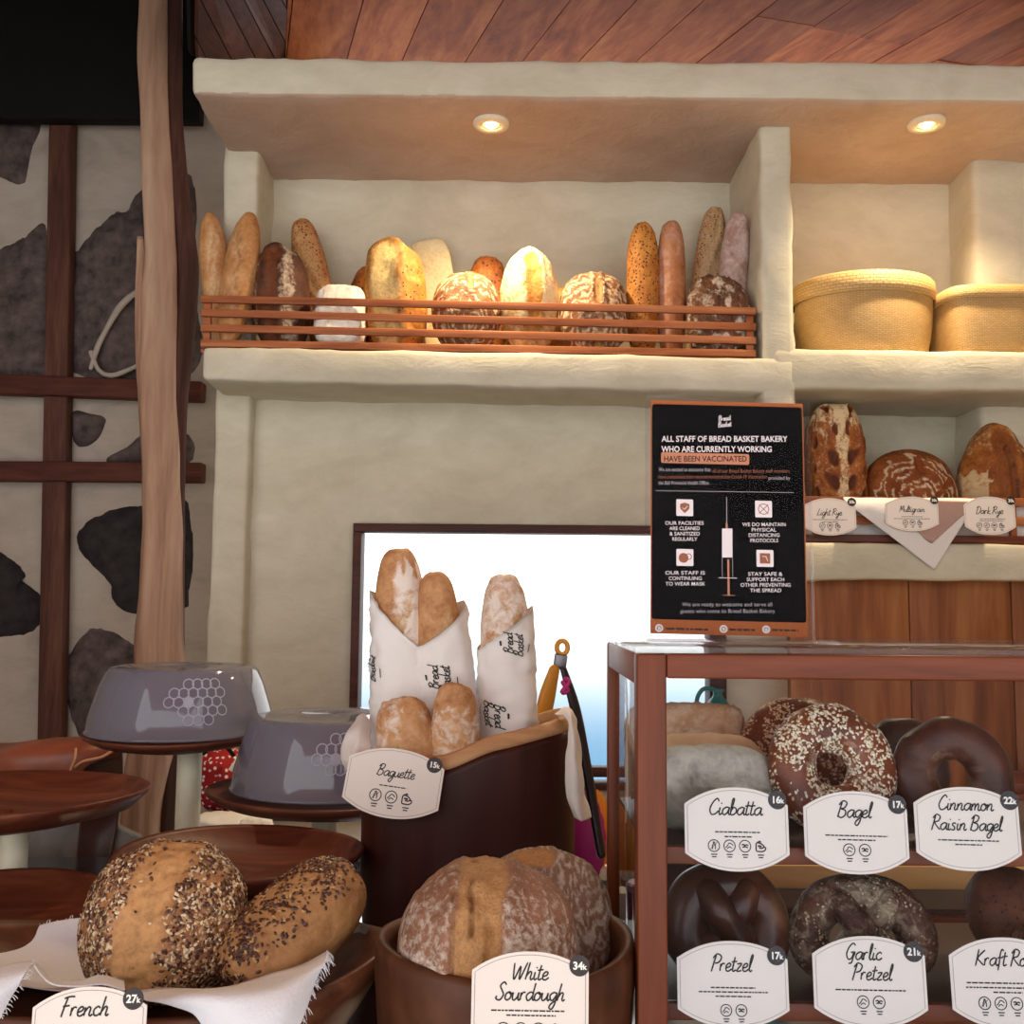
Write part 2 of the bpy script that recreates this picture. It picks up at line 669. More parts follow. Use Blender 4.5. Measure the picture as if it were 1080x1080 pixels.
def seeds_on(vfm, n, rnd, size, where=None, flat=0.45, elong=1.7, lift=0.15):
    """seed grains laid on a bread surface"""
    V, F, MK = vfm
    tris = []
    for f in F:
        if len(f) > 4: continue
        tris.append(f)
    out = []
    ww = []
    for f in tris:
        ar = (V[f[1]] - V[f[0]]).cross(V[f[2]] - V[f[0]]).length
        w = ar
        if where:
            w *= where(sum((V[i] for i in f), Vector()) / len(f), MK[f[0]])
        ww.append(w)
    pick = rnd.choices(range(len(tris)), ww, k=n)
    oct_ = [(1, 0, 0), (0.3, 0.9, 0), (-0.75, 0.6, 0), (-0.75, -0.6, 0), (0.3, -0.9, 0), (0, 0, 1), (0, 0, -1)]
    ofc = [(0, 1, 5), (1, 2, 5), (2, 3, 5), (3, 4, 5), (4, 0, 5), (1, 0, 6), (2, 1, 6), (3, 2, 6), (4, 3, 6), (0, 4, 6)]
    SV, SF = [], []
    for t in pick:
        f = tris[t]
        u, v = rnd.random(), rnd.random()
        a, b, c, d = (V[i] for i in (f if len(f) == 4 else (f[0], f[1], f[2], f[2])))
        p = (a * (1 - u) + b * u) * (1 - v) + (d * (1 - u) + c * u) * v
        n_ = (b - a).cross(d - a)
        if n_.length < 1e-14: continue
        n_.normalize()
        tx = n_.orthogonal().normalized()
        ang = rnd.random() * 2 * PI
        ty = n_.cross(tx)
        x = tx * math.cos(ang) + ty * math.sin(ang)
        n2 = (n_ + Vector((rnd.uniform(-.35, .35), rnd.uniform(-.35, .35), rnd.uniform(-.35, .35)))).normalized()
        x = (x - n2 * x.dot(n2)).normalized()
        y = n2.cross(x)
        s = size * rnd.uniform(0.7, 1.25)
        k = len(SV)
        for q in oct_:
            SV.append(p + n_ * s * lift + x * (q[0] * s * elong / 2) + y * (q[1] * s / 2) + n2 * (q[2] * s * flat / 2))
        SF += [tuple(i + k for i in g) for g in ofc]
    return SV, SF


def grainmat(name, stops):
    if name in _mc: return _mc[name]
    m, nt, b = new_mat(name)
    g = node(nt, 'ShaderNodeNewGeometry')
    r = ramp(nt, g.outputs['Random Per Island'], [(p, lin(c)) for p, c in stops])
    nt.nodes[-1].color_ramp.interpolation = 'CONSTANT'
    nt.links.new(r, b.inputs['Base Color'])
    b.inputs['Roughness'].default_value = 0.4
    _mc[name] = m
    return m


# ------------------------------------------------------------------ hand lettering (single-stroke script)
GL = {
 'a': (1.15, [[(1.0,.85),(.65,1.0),(.2,.7),(.15,.25),(.45,0),(.8,.3),(1.0,.9)],[(1.0,1.0),(.95,.3),(1.1,.02),(1.3,.2)]]),
 'b': (1.05, [[(.2,.3),(.45,1.9),(.3,2.1),(.2,1.6),(.2,.2),(.5,0),(.9,.3),(.85,.8),(.5,.95),(.25,.6)]]),
 'c': (.9, [[(.85,.8),(.55,1),(.15,.6),(.3,.08),(.65,.05),(.95,.3)]]),
 'd': (1.15, [[(.95,.8),(.6,1),(.15,.6),(.3,.05),(.6,.05),(.95,.6)],[(1.05,2.1),(.95,1),(.95,.2),(1.1,.02),(1.25,.2)]]),
 'e': (.9, [[(.1,.4),(.6,.55),(.75,.85),(.5,1),(.18,.65),(.25,.1),(.6,.02),(.95,.3)]]),
 'f': (.75, [[(.85,1.9),(.6,2.1),(.4,1.5),(.35,.3),(.25,-.6)],[(.05,1.0),(.75,1.05)]]),
 'g': (1.05, [[(.95,.85),(.6,1),(.15,.65),(.3,.1),(.6,.1),(.95,.7)],[(.97,1),(.9,-.3),(.6,-1),(.25,-.8),(.45,-.35),(1.2,.25)]]),
 'h': (1.1, [[(.4,2.1),(.3,1.2),(.15,0)],[(.2,.4),(.55,.95),(.8,.85),(.75,.2),(.9,0),(1.1,.2)]]),
 'i': (.55, [[(.25,.95),(.2,.25),(.35,0),(.6,.2)],[(.35,1.4),(.38,1.55)]]),
 'k': (1.0, [[(.4,2.1),(.15,0)],[(.85,.95),(.25,.45),(.8,.0),(1,.15)]]),
 'l': (.55, [[(.15,.2),(.5,1.7),(.4,2.1),(.25,1.5),(.22,.3),(.4,0),(.6,.2)]]),
 'm': (1.5, [[(.15,.95),(.12,0)],[(.13,.4),(.45,.95),(.62,.75),(.58,0)],[(.6,.4),(.95,.95),(1.12,.75),(1.1,.15),(1.25,0),(1.5,.2)]]),
 'n': (1.1, [[(.15,.95),(.12,0)],[(.13,.4),(.5,.95),(.75,.8),(.7,.2),(.85,0),(1.1,.2)]]),
 'o': (1.0, [[(.6,1),(.2,.75),(.15,.2),(.45,0),(.8,.3),(.8,.8),(.55,1),(.7,.75),(1.05,.85)]]),
 'r': (.8, [[(.15,.95),(.15,0)],[(.15,.5),(.4,.95),(.7,.9)]]),
 's': (.85, [[(.75,.9),(.45,1),(.25,.75),(.6,.4),(.55,.05),(.15,.05)]]),
 't': (.68, [[(.4,1.8),(.25,.3),(.4,0),(.7,.2)],[(.0,1.15),(.75,1.25)]]),
 'u': (1.1, [[(.15,.95),(.15,.25),(.4,0),(.75,.4),(.85,.95)],[(.85,.95),(.85,.2),(1.0,0),(1.15,.2)]]),
 'y': (1.05, [[(.15,.95),(.2,.35),(.5,.2),(.85,.9)],[(.88,.95),(.7,-.4),(.35,-1),(.15,-.7),(.6,-.2),(1.1,.2)]]),
 'z': (.9, [[(.15,.9),(.75,.95),(.2,.05),(.85,.1)]]),
 'C': (1.3, [[(1.2,1.7),(.9,2.1),(.4,1.6),(.1,.7),(.4,.05),(.9,.1),(1.3,.5)]]),
 'B': (1.4, [[(.5,2),(.3,1),(.1,0)],[(.1,1.6),(.6,2.15),(1.15,1.9),(.95,1.3),(.5,1.1),(1.05,.9),(1.1,.3),(.6,-.05),(.1,.2)]]),
 'R': (1.35, [[(.5,2),(.3,1),(.1,-.1)],[(.1,1.6),(.6,2.15),(1.15,1.85),(.95,1.25),(.45,1.05),(.8,.5),(1.3,0)]]),
 'P': (1.2, [[(.5,2),(.3,1),(.1,-.1)],[(.1,1.6),(.6,2.15),(1.2,1.8),(1.0,1.15),(.45,.95)]]),
 'G': (1.4, [[(1.2,1.8),(.85,2.1),(.35,1.6),(.1,.7),(.4,.05),(.85,.2),(1.05,.9)],[(.65,.9),(1.2,.95),(1.05,.3),(.9,-.4),(.5,-.5)]]),
 'K': (1.3, [[(.4,2.1),(.1,-.1)],[(1.25,2),(.35,1.0),(.8,.4),(1.25,0)]]),
 'W': (1.8, [[(.1,2),(.35,0),(.95,1.6),(1.05,0),(1.75,2.1)]]),
 'S': (1.2, [[(1.15,1.8),(.8,2.15),(.4,1.7),(.7,1.15),(.95,.6),(.6,0),(.1,.15),(.15,.5)]]),
 'F': (1.15, [[(.5,2),(.3,1),(.15,-.1)],[(.1,1.9),(.7,2.1),(1.3,2.1)],[(.1,1.05),(.9,1.15)]]),
 'L': (1.1, [[(.6,2.1),(.3,.8),(.1,.05),(.6,.1),(1.1,.15)]]),
 'M': (1.7, [[(.1,0),(.5,2),(.75,.6),(1.3,2.05),(1.5,.0)]]),
 'D': (1.4, [[(.45,2),(.15,0)],[(.1,1.7),(.7,2.1),(1.25,1.4),(1.0,.3),(.4,-.05),(.1,.1)]]),
 ' ': (.6, []),
}


def ribbon(pts, w):
    V, F = [], []
    P = [Vector((p[0], p[1])) for p in pts]
    m = len(P)
    for i in range(m):
        t = P[min(i + 1, m - 1)] - P[max(i - 1, 0)]
        t = t.normalized() if t.length > 1e-9 else Vector((1, 0))
        n = Vector((-t.y, t.x)) * (w / 2)
        ww = 0.6 if i in (0, m - 1) else 1.0
        V += [(P[i] + n * ww), (P[i] - n * ww)]
    for i in range(m - 1):
        F.append((2 * i, 2 * i + 1, 2 * i + 3, 2 * i + 2))
    return V, F


def script2d(s, stroke=0.17, slant=0.18):
    """2-D ribbons, baseline at 0, x-height 1; returns (V,F,width)"""
    V, F, x = [], [], 0.0
    for ch in s:
        adv, st = GL[ch]
        for pl in st:
            q = crom(pl, 7)
            q = [(x + a + slant * b, b) for a, b in q]
            v, f = ribbon(q, stroke)
            n = len(V)
            V += v
            F += [tuple(i + n for i in g) for g in f]
        x += adv * 0.92
    return V, F, x


def text2d(s, size=1.0, bold=0.0, align='CENTER', spacing=1.0):
    cu = bpy.data.curves.new('t', 'FONT')
    cu.body = s
    cu.size = size
    cu.align_x = align
    cu.space_character = spacing
    cu.offset = bold
    cu.resolution_u = 3
    o = bpy.data.objects.new('t', cu)
    C.objects.link(o)
    dg = bpy.context.evaluated_depsgraph_get()
    dg.update()
    me = bpy.data.meshes.new_from_object(o.evaluated_get(dg))
    V = [Vector((v.co.x, v.co.y)) for v in me.vertices]
    F = [tuple(p.vertices) for p in me.polygons]
    bpy.data.objects.remove(o)
    bpy.data.curves.remove(cu)
    bpy.data.meshes.remove(me)
    return V, F


def ring2d(cx, cy, r, w, n=24):
    V, F = [], []
    for i in range(n):
        a = 2 * PI * i / n
        V += [Vector((cx + (r + w / 2) * math.cos(a), cy + (r + w / 2) * math.sin(a))), Vector((cx + (r - w / 2) * math.cos(a), cy + (r - w / 2) * math.sin(a)))]
    for i in range(n):
        j = (i + 1) % n
        F.append((2 * i, 2 * i + 1, 2 * j + 1, 2 * j))
    return V, F


def disc2d(cx, cy, r, n=28):
    return [Vector((cx + r * math.cos(2 * PI * i / n), cy + r * math.sin(2 * PI * i / n))) for i in range(n)], [tuple(range(n))]


def rect2d(x0, y0, x1, y1, r=0.0):
    if r <= 0:
        return [Vector((x0, y0)), Vector((x1, y0)), Vector((x1, y1)), Vector((x0, y1))], [(0, 1, 2, 3)]
    V = []
    for cx, cy, a0 in ((x1 - r, y0 + r, -PI / 2), (x1 - r, y1 - r, 0), (x0 + r, y1 - r, PI / 2), (x0 + r, y0 + r, PI)):
        for k in range(6):
            a = a0 + PI / 2 * k / 5
            V.append(Vector((cx + r * math.cos(a), cy + r * math.sin(a))))
    return V, [tuple(range(len(V)))]


def xf2(vf, s=1.0, dx=0.0, dy=0.0, rot=0.0, sx=1.0):
    c, n = math.cos(rot), math.sin(rot)
    return [Vector(((v.x * sx * s) * c - v.y * s * n + dx, (v.x * sx * s) * n + v.y * s * c + dy)) for v in vf[0]], vf[1]


class Plane:
    """a flat frame: origin, right, up, normal (toward the viewer)"""
    def __init__(self, o, r, u):
        self.o = Vector(o); self.r = Vector(r).normalized()
        u = Vector(u); self.u = (u - self.r * u.dot(self.r)).normalized()
        self.n = self.r.cross(self.u)

    def at(self, x, y, h=0.0):
        return self.o + self.r * x + self.u * y + self.n * h

    def lay(self, vf, h=0.0003):
        return [self.at(v.x, v.y, h) for v in vf[0]], vf[1]

    def slab(self, outline, h0, h1):
        """solid from 2-D outline between two heights"""
        n = len(outline)
        V = [self.at(p.x, p.y, h1) for p in outline] + [self.at(p.x, p.y, h0) for p in outline]
        F = [tuple(range(n)), tuple(reversed(range(n, 2 * n)))]
        for i in range(n):
            j = (i + 1) % n
            F.append((i, i + n, j + n, j))
        return V, F
#PART2
# ================================================================== MATERIAL SET
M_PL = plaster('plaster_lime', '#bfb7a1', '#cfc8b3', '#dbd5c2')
M_PLU = plaster('plaster_underside', '#b09a8a', '#c0aa9a', '#cdbaab', 0.6)  # browner, pinker plaster tone for the downward faces
M_MUR = plaster('mural_plaster', '#a2968a', '#b8ab9e', '#c3b8ab', 0.3)
M_WDARK = wood('timber_bar', '#3a2119', '#5a382c', '#75503f', 'Z', 1.0, 0.7)
M_WDARKX = wood('timber_bar_x', '#3c1d15', '#5a3024', '#704234', 'X', 1.0, 0.7)
M_PANEL = wood('panel_wood', '#5f3219', '#8c5430', '#b07a4c', 'Z', 0.45, 0.5, island=0.25)
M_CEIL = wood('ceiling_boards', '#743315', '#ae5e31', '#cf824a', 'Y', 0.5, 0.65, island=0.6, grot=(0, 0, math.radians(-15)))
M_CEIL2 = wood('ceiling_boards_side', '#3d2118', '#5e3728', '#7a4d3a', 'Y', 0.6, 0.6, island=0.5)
M_SLAT = wood('rack_slat_wood', '#7c4022', '#a8623a', '#c4835a', 'X', 1.0, 0.5)
M_WFR = wood('window_frame_wood', '#321710', '#4b261b', '#61372a', 'X', 1.0, 0.5)
M_CASE = wood('case_teak', '#4b200e', '#6e351c', '#87492b', 'X', 0.9, 0.35)
M_CASEZ = wood('case_teak_upright', '#4b200e', '#6e351c', '#87492b', 'Z', 0.9, 0.35)
M_CASEY = wood('case_teak_rail', '#4b200e', '#6e351c', '#87492b', 'Y', 0.9, 0.35)
M_PLATE = wood('stand_dark_wood', '#3f1c12', '#5f2f20', '#7e4831', 'X', 0.8, 0.42)
M_DISH = wood('dish_dark_wood', '#35190f', '#56301f', '#774a32', 'X', 0.7, 0.4)
M_BOWL = wood('bowl_suar_wood', '#23100b', '#53301f', '#7a5038', 'X', 0.3, 0.42)
M_BOWLR = wood('bowl_rim_wood', '#3a2018', '#60402f', '#7b5a45', 'X', 0.6, 0.45)
M_LOG = wood('log_heartwood', '#240d0a', '#3c1913', '#54261b', 'Z', 0.35, 0.45)
M_SAP = wood('log_sapwood', '#9a6b47', '#bd8f66', '#d2ab84', 'X', 0.6, 0.6)
M_DRIFT = wood('driftwood', '#86604c', '#bb957b', '#d6b59b', 'Z', 0.5, 0.65)
M_DRIFTD = wood('driftwood_dark', '#2f1c17', '#54352a', '#7d584a', 'Z', 0.5, 0.7)  # darker brown wood of the side stem
M_FLOOR = plain('floor_cement', '#a89c8c', 0.6, nb=0.1, var=0.15, ns=6)
M_WALLS = plain('side_wall_paint', '#c9bda8', 0.9, nb=0.1)
M_BLACK = plain('black_board', '#0c0a09', 0.7, spec=0.2)
M_CREAM = plain('cream_pole', '#f4ead0', 0.5, var=0.05)
M_STONE = plain('lava_stone', '#574a48', 0.9, nb=1.0, ns=24, var=0.6)
M_STONEB = plain('lava_stone_black', '#2a2425', 0.9, nb=1.0, ns=26, var=0.6)
M_CARD = plain('card_board', '#e6dcd5', 0.45)
M_INK = plain('card_ink', '#1b1512', 0.6)
M_INKG = plain('card_grey_ink', '#8d8681', 0.6)
M_BADGE = plain('card_badge', '#251a1c', 0.5)
M_WHITE = plain('white_print', '#f4f0ea', 0.6)
M_CLOTH = plain('white_cotton', '#eae4e0', 0.9, nb=0.25, ns=300, spec=0.1)
M_CLOTHB = plain('bread_cloth', '#e0e1e8', 0.9, nb=0.25, ns=300, spec=0.1)
M_PAPER = plain('white_paper', '#ece8e6', 0.7, nb=0.1, ns=60, spec=0.2)
M_STEEL = plain('polished_steel', '#b9b9bd', 0.13, 1.0)
M_STEELD = plain('dull_steel', '#77767a', 0.35, 1.0)

# ================================================================== SETTING
def P1():  # main boarded ceiling, planks along d1
    d1 = (_f + _r * ((262 - 540) / FL) + _u * ((540 - 434) / FL)).normalized()
    e = Vector((d1.y, -d1.x, 0)).normalized()
    o = W(640, 62, 2.95)
    return o, d1, e, d1.cross(e).normalized()


def hit(px, py, o, n):
    d = _f + _r * ((px - 540) / FL) + _u * ((540 - py) / FL)
    return EYE + d * ((o - EYE).dot(n) / d.dot(n))


def clip(poly, a, b, keep):
    """clip 2-D polygon by line a-b, keep side sign"""
    out = []
    def s(p): return ((b[0] - a[0]) * (p[1] - a[1]) - (b[1] - a[1]) * (p[0] - a[0])) * keep
    for i in range(len(poly)):
        p, q = poly[i], poly[(i + 1) % len(poly)]
        sp, sq = s(p), s(q)
        if sp >= 0: out.append(p)
        if sp * sq < 0:
            t = sp / (sp - sq)
            out.append((p[0] + (q[0] - p[0]) * t, p[1] + (q[1] - p[1]) * t))
    return out


def build_ceiling():
    o, d1, e, n = P1()
    if n.z < 0: n = -n
    xs = [240, 302, 366, 425, 493, 554, 614, 675, 741, 809, 872, 929, 992, 1054]
    es = [(hit(x, 62, o, n) - o).dot(e) for x in xs]
    w = es[-1] - es[-2]
    while es[-1] < 3.2: es.append(es[-1] + 0.17)
    def te(px, py):
        v = hit(px, py, o, n) - o
        return (v.dot(d1), v.dot(e))
    A, B = te(301, 66), te(306, -60)
    parts = []
    rnd = random.Random(3)
    for k in range(len(es) - 1):
        cuts = [-1.75] + ([(-0.45 if k == 8 else rnd.uniform(-1.3, -.3))]) + [0.9]
        for c in range(2):
            poly = [(cuts[c] + .001, es[k] + .0015), (cuts[c + 1] - .001, es[k] + .0015), (cuts[c + 1] - .001, es[k + 1] - .0015), (cuts[c] + .001, es[k + 1] - .0015)]
            ctr = (-0.2, 2.0)
            sg = 1 if ((B[0] - A[0]) * (ctr[1] - A[1]) - (B[1] - A[1]) * (ctr[0] - A[0])) > 0 else -1
            poly = clip(poly, A, B, sg)
            if len(poly) < 3: continue
            pts = [o + d1 * p[0] + e * p[1] for p in poly]
            hb = n * rnd.uniform(0, 0.003)
            parts.append(extrude_outline([p + hb for p in pts], n * 0.02))
    ob = struct(put('ceiling', join(*parts)[:2], M_CEIL, smooth=False))
    # backing above the boards keeps daylight out of the gaps
    c = [o + d1 * t + e * q + n * 0.024 for t, q in ((-1.76, es[0]), (0.9, es[0]), (0.9, 3.4), (-1.76, 3.4))]
    struct(put('ceiling_backing', extrude_outline(c, n * 0.02), M_BLACK, smooth=False))
    # side slope left of the valley
    b0 = hit(301, 66, o, n); b1 = hit(306, -60, o, n)
    l0 = W(200, 66, 2.75)
    n2 = (b1 - b0).cross(l0 - b0).normalized()
    if n2.z < 0: n2 = -n2
    parts = []
    xk = 150
    rnd = random.Random(5)
    while xk < 560:
        wd = rnd.choice([14, 20, 26])
        q = [(xk + .6, 70), (xk + wd - .6, 70), (xk + wd - .6 - 0.52 * 170, -100), (xk + .6 - 0.52 * 170, -100)]
        q = clip(q, (301, 66), (306, -60), 1 if (306 - 301) * 0 - (-126) * (200 - 301) > 0 else -1)
        if len(q) >= 3: q = clip(q, (211, 100), (211, -200), 1 if 0 - (-300) * (260 - 211) > 0 else -1)
        if len(q) >= 3:
            parts.append(extrude_outline([hit(x, y, b0, n2) + n2 * rnd.uniform(0, .012) for x, y in q], n2 * 0.02))
        xk += wd
    bk = [hit(x, y, b0, n2) + n2 * .036 for x, y in ((208, 72), (306, 72), (312, -110), (208, -110))]
    struct(put('ceiling_side_backing', extrude_outline(bk, n2 * .02), M_BLACK, smooth=False))  # added to stop daylight leaking between the side boards
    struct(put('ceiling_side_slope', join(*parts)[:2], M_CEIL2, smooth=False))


build_ceiling()
struct(put('sky_block_ceiling_front', rbox(-2.6, 2.0, -3.2, 1.22, 3.42, 3.5, r=0.01, seg=0.6), M_CEIL, auto=0.6))  # unseen flat ceiling added to cut overhead sky on the foreground
struct(put('sky_block_ceiling_rear', rbox(-2.6, -0.76, 1.24, 3.3, 3.44, 3.5, r=0.01, seg=0.6), M_BLACK, auto=0.6))  # unseen black ceiling added to keep sky light off the top left
struct(put('sky_block_ceiling_rear', rbox(-0.76, 2.0, 1.24, 3.3, 3.44, 3.5, r=0.01, seg=0.6), M_BLACK, auto=0.6))  # unseen, carries the same added light block on to the right
struct(put('trim_1', rbox(-2.6, 2.0, 1.18, 1.24, 2.82, 3.43, r=0.01, seg=0.6), M_CEIL, auto=0.6))  # unseen riser added to close the gap up to the front ceiling

struct(put('floor', rbox(-2.6, 2.0, -1.6, 3.4, -0.06, 0.0, r=0.005, seg=0.6), M_FLOOR, auto=0.6))
struct(put('wall_left', rbox(-2.55, -2.45, -0.4, 3.3, 0, 3.3, r=0.01, seg=0.6), M_WALLS, auto=0.6))
struct(put('wall_right', rbox(1.62, 1.72, -0.4, 3.3, 0, 3.3, r=0.01, seg=0.6), M_WALLS, auto=0.6))

# stone and plaster wall with timber grid, far left
struct(put('wall_rear', rbox(-2.45, -0.62, 3.2, 3.3, 0, 3.3, r=0.005, seg=0.15), M_MUR, auto=0.6))
YM = 3.2
rnd = random.Random(11)
STONES = [
    ([(-30, 120), (42, 122), (33, 160), (24, 196), (-5, 185), (-30, 180)], M_STONE),
    ([(-40, 280), (0, 262), (28, 248), (52, 243), (54, 396), (-40, 398)], M_STONE),
    ([(76, 280), (82, 262), (104, 236), (122, 222), (133, 222), (152, 197), (205, 184), (206, 300), (206, 397), (76, 398)], M_STONE),
    ([(76, 434), (96, 436), (112, 442), (104, 462), (88, 472), (77, 466)], M_STONE),
    ([(112, 488), (136, 470), (152, 458), (200, 458), (200, 488)], M_STONE),
    ([(80, 562), (96, 546), (120, 536), (152, 530), (200, 530), (200, 640), (140, 648), (119, 636), (117, 620), (100, 600), (84, 582)], M_STONEB),
    ([(-20, 582), (12, 588), (27, 606), (24, 612), (44, 628), (45, 655), (32, 668), (8, 672), (-20, 668)], M_STONEB),
    ([(68, 700), (82, 676), (98, 661), (124, 668), (150, 684), (190, 700), (190, 790), (100, 790), (72, 752)], M_STONE),
]
for pts, mt in STONES:
    P = crom([W(x, y, YM) for x, y in pts], 6, True)
    P = [Vector(p) for p in P]
    n = len(P)
    ctr = sum(P, Vector()) / n
    V, F = [], []
    rings = 7
    for k in range(rings + 1):
        s = 1 - k / rings
        h = 0.028 * (1 - (1 - k / rings) ** 4) if k else -0.004
        for p in P:
            q = ctr + (p - ctr) * s * (1 + (0.05 * nz(p, 26, 2) + .035 * nz(p, 70, 3) if k < 3 else 0))
            q = q + Vector((0, -h - (0.012 * nz(q, 22, 4) if k else 0), 0))
            V.append(q)
    for k in range(rings):
        for i in range(n):
            j = (i + 1) % n
            F.append((k * n + i, k * n + j, (k + 1) * n + j, (k + 1) * n + i))
    struct(put('wall_stone', (V, [tuple(reversed(f)) for f in F]), mt))
# pale mortar vein across the big stone
pv = [W(x, y, YM - 0.045) for x, y in [(96, 388), (103, 366), (112, 348), (128, 322), (150, 305), (175, 300)]]
struct(put('wall_vein', sweep(pv, [.007, .009, .008, .011, .009, .007], 8), M_MUR))
pv = [W(x, y, YM - 0.045) for x, y in [(96, 372), (104, 390), (118, 396), (140, 388), (152, 380)]]
struct(put('wall_vein', sweep(pv, [.008, .007, .009, .007, .006], 8), M_MUR))


def timber(x0, y0, x1, y1, wpx, mt, Y=3.15, t=0.05):
    a, b = W(x0, y0, Y), W(x1, y1, Y)
    d = (b - a).normalized()
    up = d.cross(Vector((0, 1, 0)))
    if mt is M_WDARKX:
        vf = bar(a, b, wpx * Y / FL, t, up=up, r=0.006)
    else:
        vf = bar(a, b, wpx * Y / FL, t, up=up, r=0.006)
    return struct(put('wall_timber', ([v + Vector((0, 0, 0)) for v in vf[0]], vf[1]), mt, auto=0.7))


timber(67, 122, 55, 800, 25, M_WDARK, 3.165)
timber(-60, 404, 215, 414, 21, M_WDARKX, 3.145)
timber(-60, 497, 215, 499, 21, M_WDARKX, 3.145)
# black boarding over it
a, b = W(-150, 120, 3.1), W(211, 132, 3.1)
struct(put('wall_black_board', rbox(-2.45, b.x, 3.09, 3.14, (a.z + b.z) / 2, 4.0, r=0.004, seg=0.5), M_BLACK, auto=0.6))

# ---- plaster shelving block
XL = -0.745
zt, zb = W(640, 62, 2.25).z, W(640, 103, 2.25).z
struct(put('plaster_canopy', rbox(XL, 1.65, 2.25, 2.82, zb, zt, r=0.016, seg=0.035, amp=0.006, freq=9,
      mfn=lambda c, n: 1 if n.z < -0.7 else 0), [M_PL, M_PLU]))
zst, zsb = W(540, 371, 2.38).z, W(540, 408, 2.38).z


def tilt(k, xc):
    return lambda v: Vector((v.x, v.y, v.z - k * (v.x - xc)))


xs0, xd0, xd1 = W(212, 385, 2.38).x, W(803, 300, 2.385).x, W(838, 300, 2.385).x
struct(put('plaster_shelf', rbox(xs0, xd1, 2.38, 2.75, zsb, zst, r=0.015, seg=0.035, amp=0.005, freq=9, fn=tilt(0.0115, 0.0)), M_PL))
zr = W(950, 368, 2.38).z; zrb = W(950, 411, 2.38).z
struct(put('plaster_shelf', rbox(xd0 + .02, 1.65, 2.381, 2.75, zrb, zr, r=0.018, seg=0.035, amp=0.005, freq=9), M_PL))
zl = W(950, 612, 2.38).z; zlt = W(950, 573, 2.38).z
struct(put('plaster_divider', rbox(xd0, xd1, 2.384, 2.75, zl, zb + .03, r=0.016, seg=0.03, amp=0.006, freq=9), M_PL))
struct(put('plaster_ledge', rbox(xd0 + .02, 1.65, 2.38, 2.75, zl, zlt, r=0.012, seg=0.035, amp=0.005, freq=9), M_PL))
xp0, xp1 = -0.752, -0.662
struct(put('plaster_pillar', rbox(xp0, xp1, 2.55, 2.8, 0, zb + .03, r=0.016, seg=0.04, amp=0.006, freq=8), M_PL))
struct(put('plaster_column', rbox(W(1030, 300, 2.57).x, 1.65, 2.57, 2.8, zlt - .02, zb + .03, r=0.02, seg=0.04, amp=0.005, freq=8), M_PL))
# rear skin of the niches, and the window wall below with its opening
zw = W(540, 400, 2.6).z
xw0, xw1 = W(371, 690, 2.6).x, W(764, 690, 2.6).x
zw1, zw0 = W(540, 554, 2.6).z, W(620, 832, 2.6).z
struct(put('wall_niche', join(rbox(xp0 + .02, 1.65, 2.72, 2.8, zsb - .02, zb + .06, r=0.004, seg=0.05, amp=0.006, freq=5),
      rbox(xd0, 1.65, 2.72, 2.8, zlt - .1, zsb, r=0.004, seg=0.05, amp=0.006, freq=5))[:2], M_PL))
XWR = 0.72
struct(put('wall_back', join(rbox(xp1 - .03, xw0, 2.6, 2.7, 0, zsb + .05, r=0.006, seg=0.05, amp=0.005, freq=6),
      rbox(xw1, XWR, 2.6, 2.7, 0, zsb + .05, r=0.006, seg=0.05, amp=0.004, freq=6),
      rbox(xw0 - .01, xw1 + .01, 2.6, 2.7, zw1, zsb + .05, r=0.006, seg=0.05, amp=0.004, freq=6),
      rbox(xw0 - .01, xw1 + .01, 2.6, 2.7, 0, zw0, r=0.006, seg=0.05, amp=0.004, freq=6))[:2], M_PL))
fw = 0.021
win = thing('window_1', 'dark wood framed window glowing white behind the baguettes', 'window', (0, 2.62, zw0))
win['kind'] = 'structure'
put('window_frame', join(bar((xw0, 2.61, zw1 - fw / 2), (xw1, 2.61, zw1 - fw / 2), fw, .07), bar((xw0, 2.61, zw0 + .008), (xw1, 2.61, zw0 + .008), .016, .07),
    bar((xw0 + fw / 2, 2.61, zw0 + .0165), (xw0 + fw / 2, 2.61, zw1 - fw - .0005), fw, .07, up=Vector((1, 0, 0))),
    bar((xw1 - fw, 2.61, zw0 + .0165), (xw1 - fw, 2.61, zw1 - fw - .0005), fw * 2, .07, up=Vector((1, 0, 0))))[:2], M_WFR, win, auto=0.6)
zrail = W(600, 813, 2.62).z
put('window_rail', bar((xw0 + fw, 2.62, zrail), (xw1 - fw, 2.62, zrail), .024, .04), M_WFR, win, auto=0.6)
xj = W(741, 735, 2.62).x
put('window_mullion', bar((xj + .035, 2.63, zw0 + .02), (xj + .035, 2.63, zw1 - fw), .03, .03, up=Vector((1, 0, 0))), M_WFR, win, auto=0.6)
put('window_pane', rbox(xw0 + fw, xw1 - fw, 2.638, 2.642, zw0 + .02, zw1 - fw, r=0.0005, seg=1), glassy('window_glass', (.97, .98, .98, 1), 0.02), win, auto=0.5)

# boarded panel right
parts = []
xb = [W(x, 640, 2.445).x for x in (832, 959, 1067, 1200)] + [1.62]
for i in range(4):
    parts.append(rbox(xb[i] + .001, xb[i + 1] - .001, 2.445, 2.475, 0.4, zl + .004, r=0.003, seg=0.3))
struct(put('wall_boarding', join(*parts)[:2], M_PANEL, auto=0.6))

# what is outside the window: pale paving
struct(put('exterior_ground', rbox(-4, 4, 3.32, 8, -0.06, 0.0, r=0.01, seg=2), plain('paving_pale', '#d8d4cc', 0.9), auto=0.6))

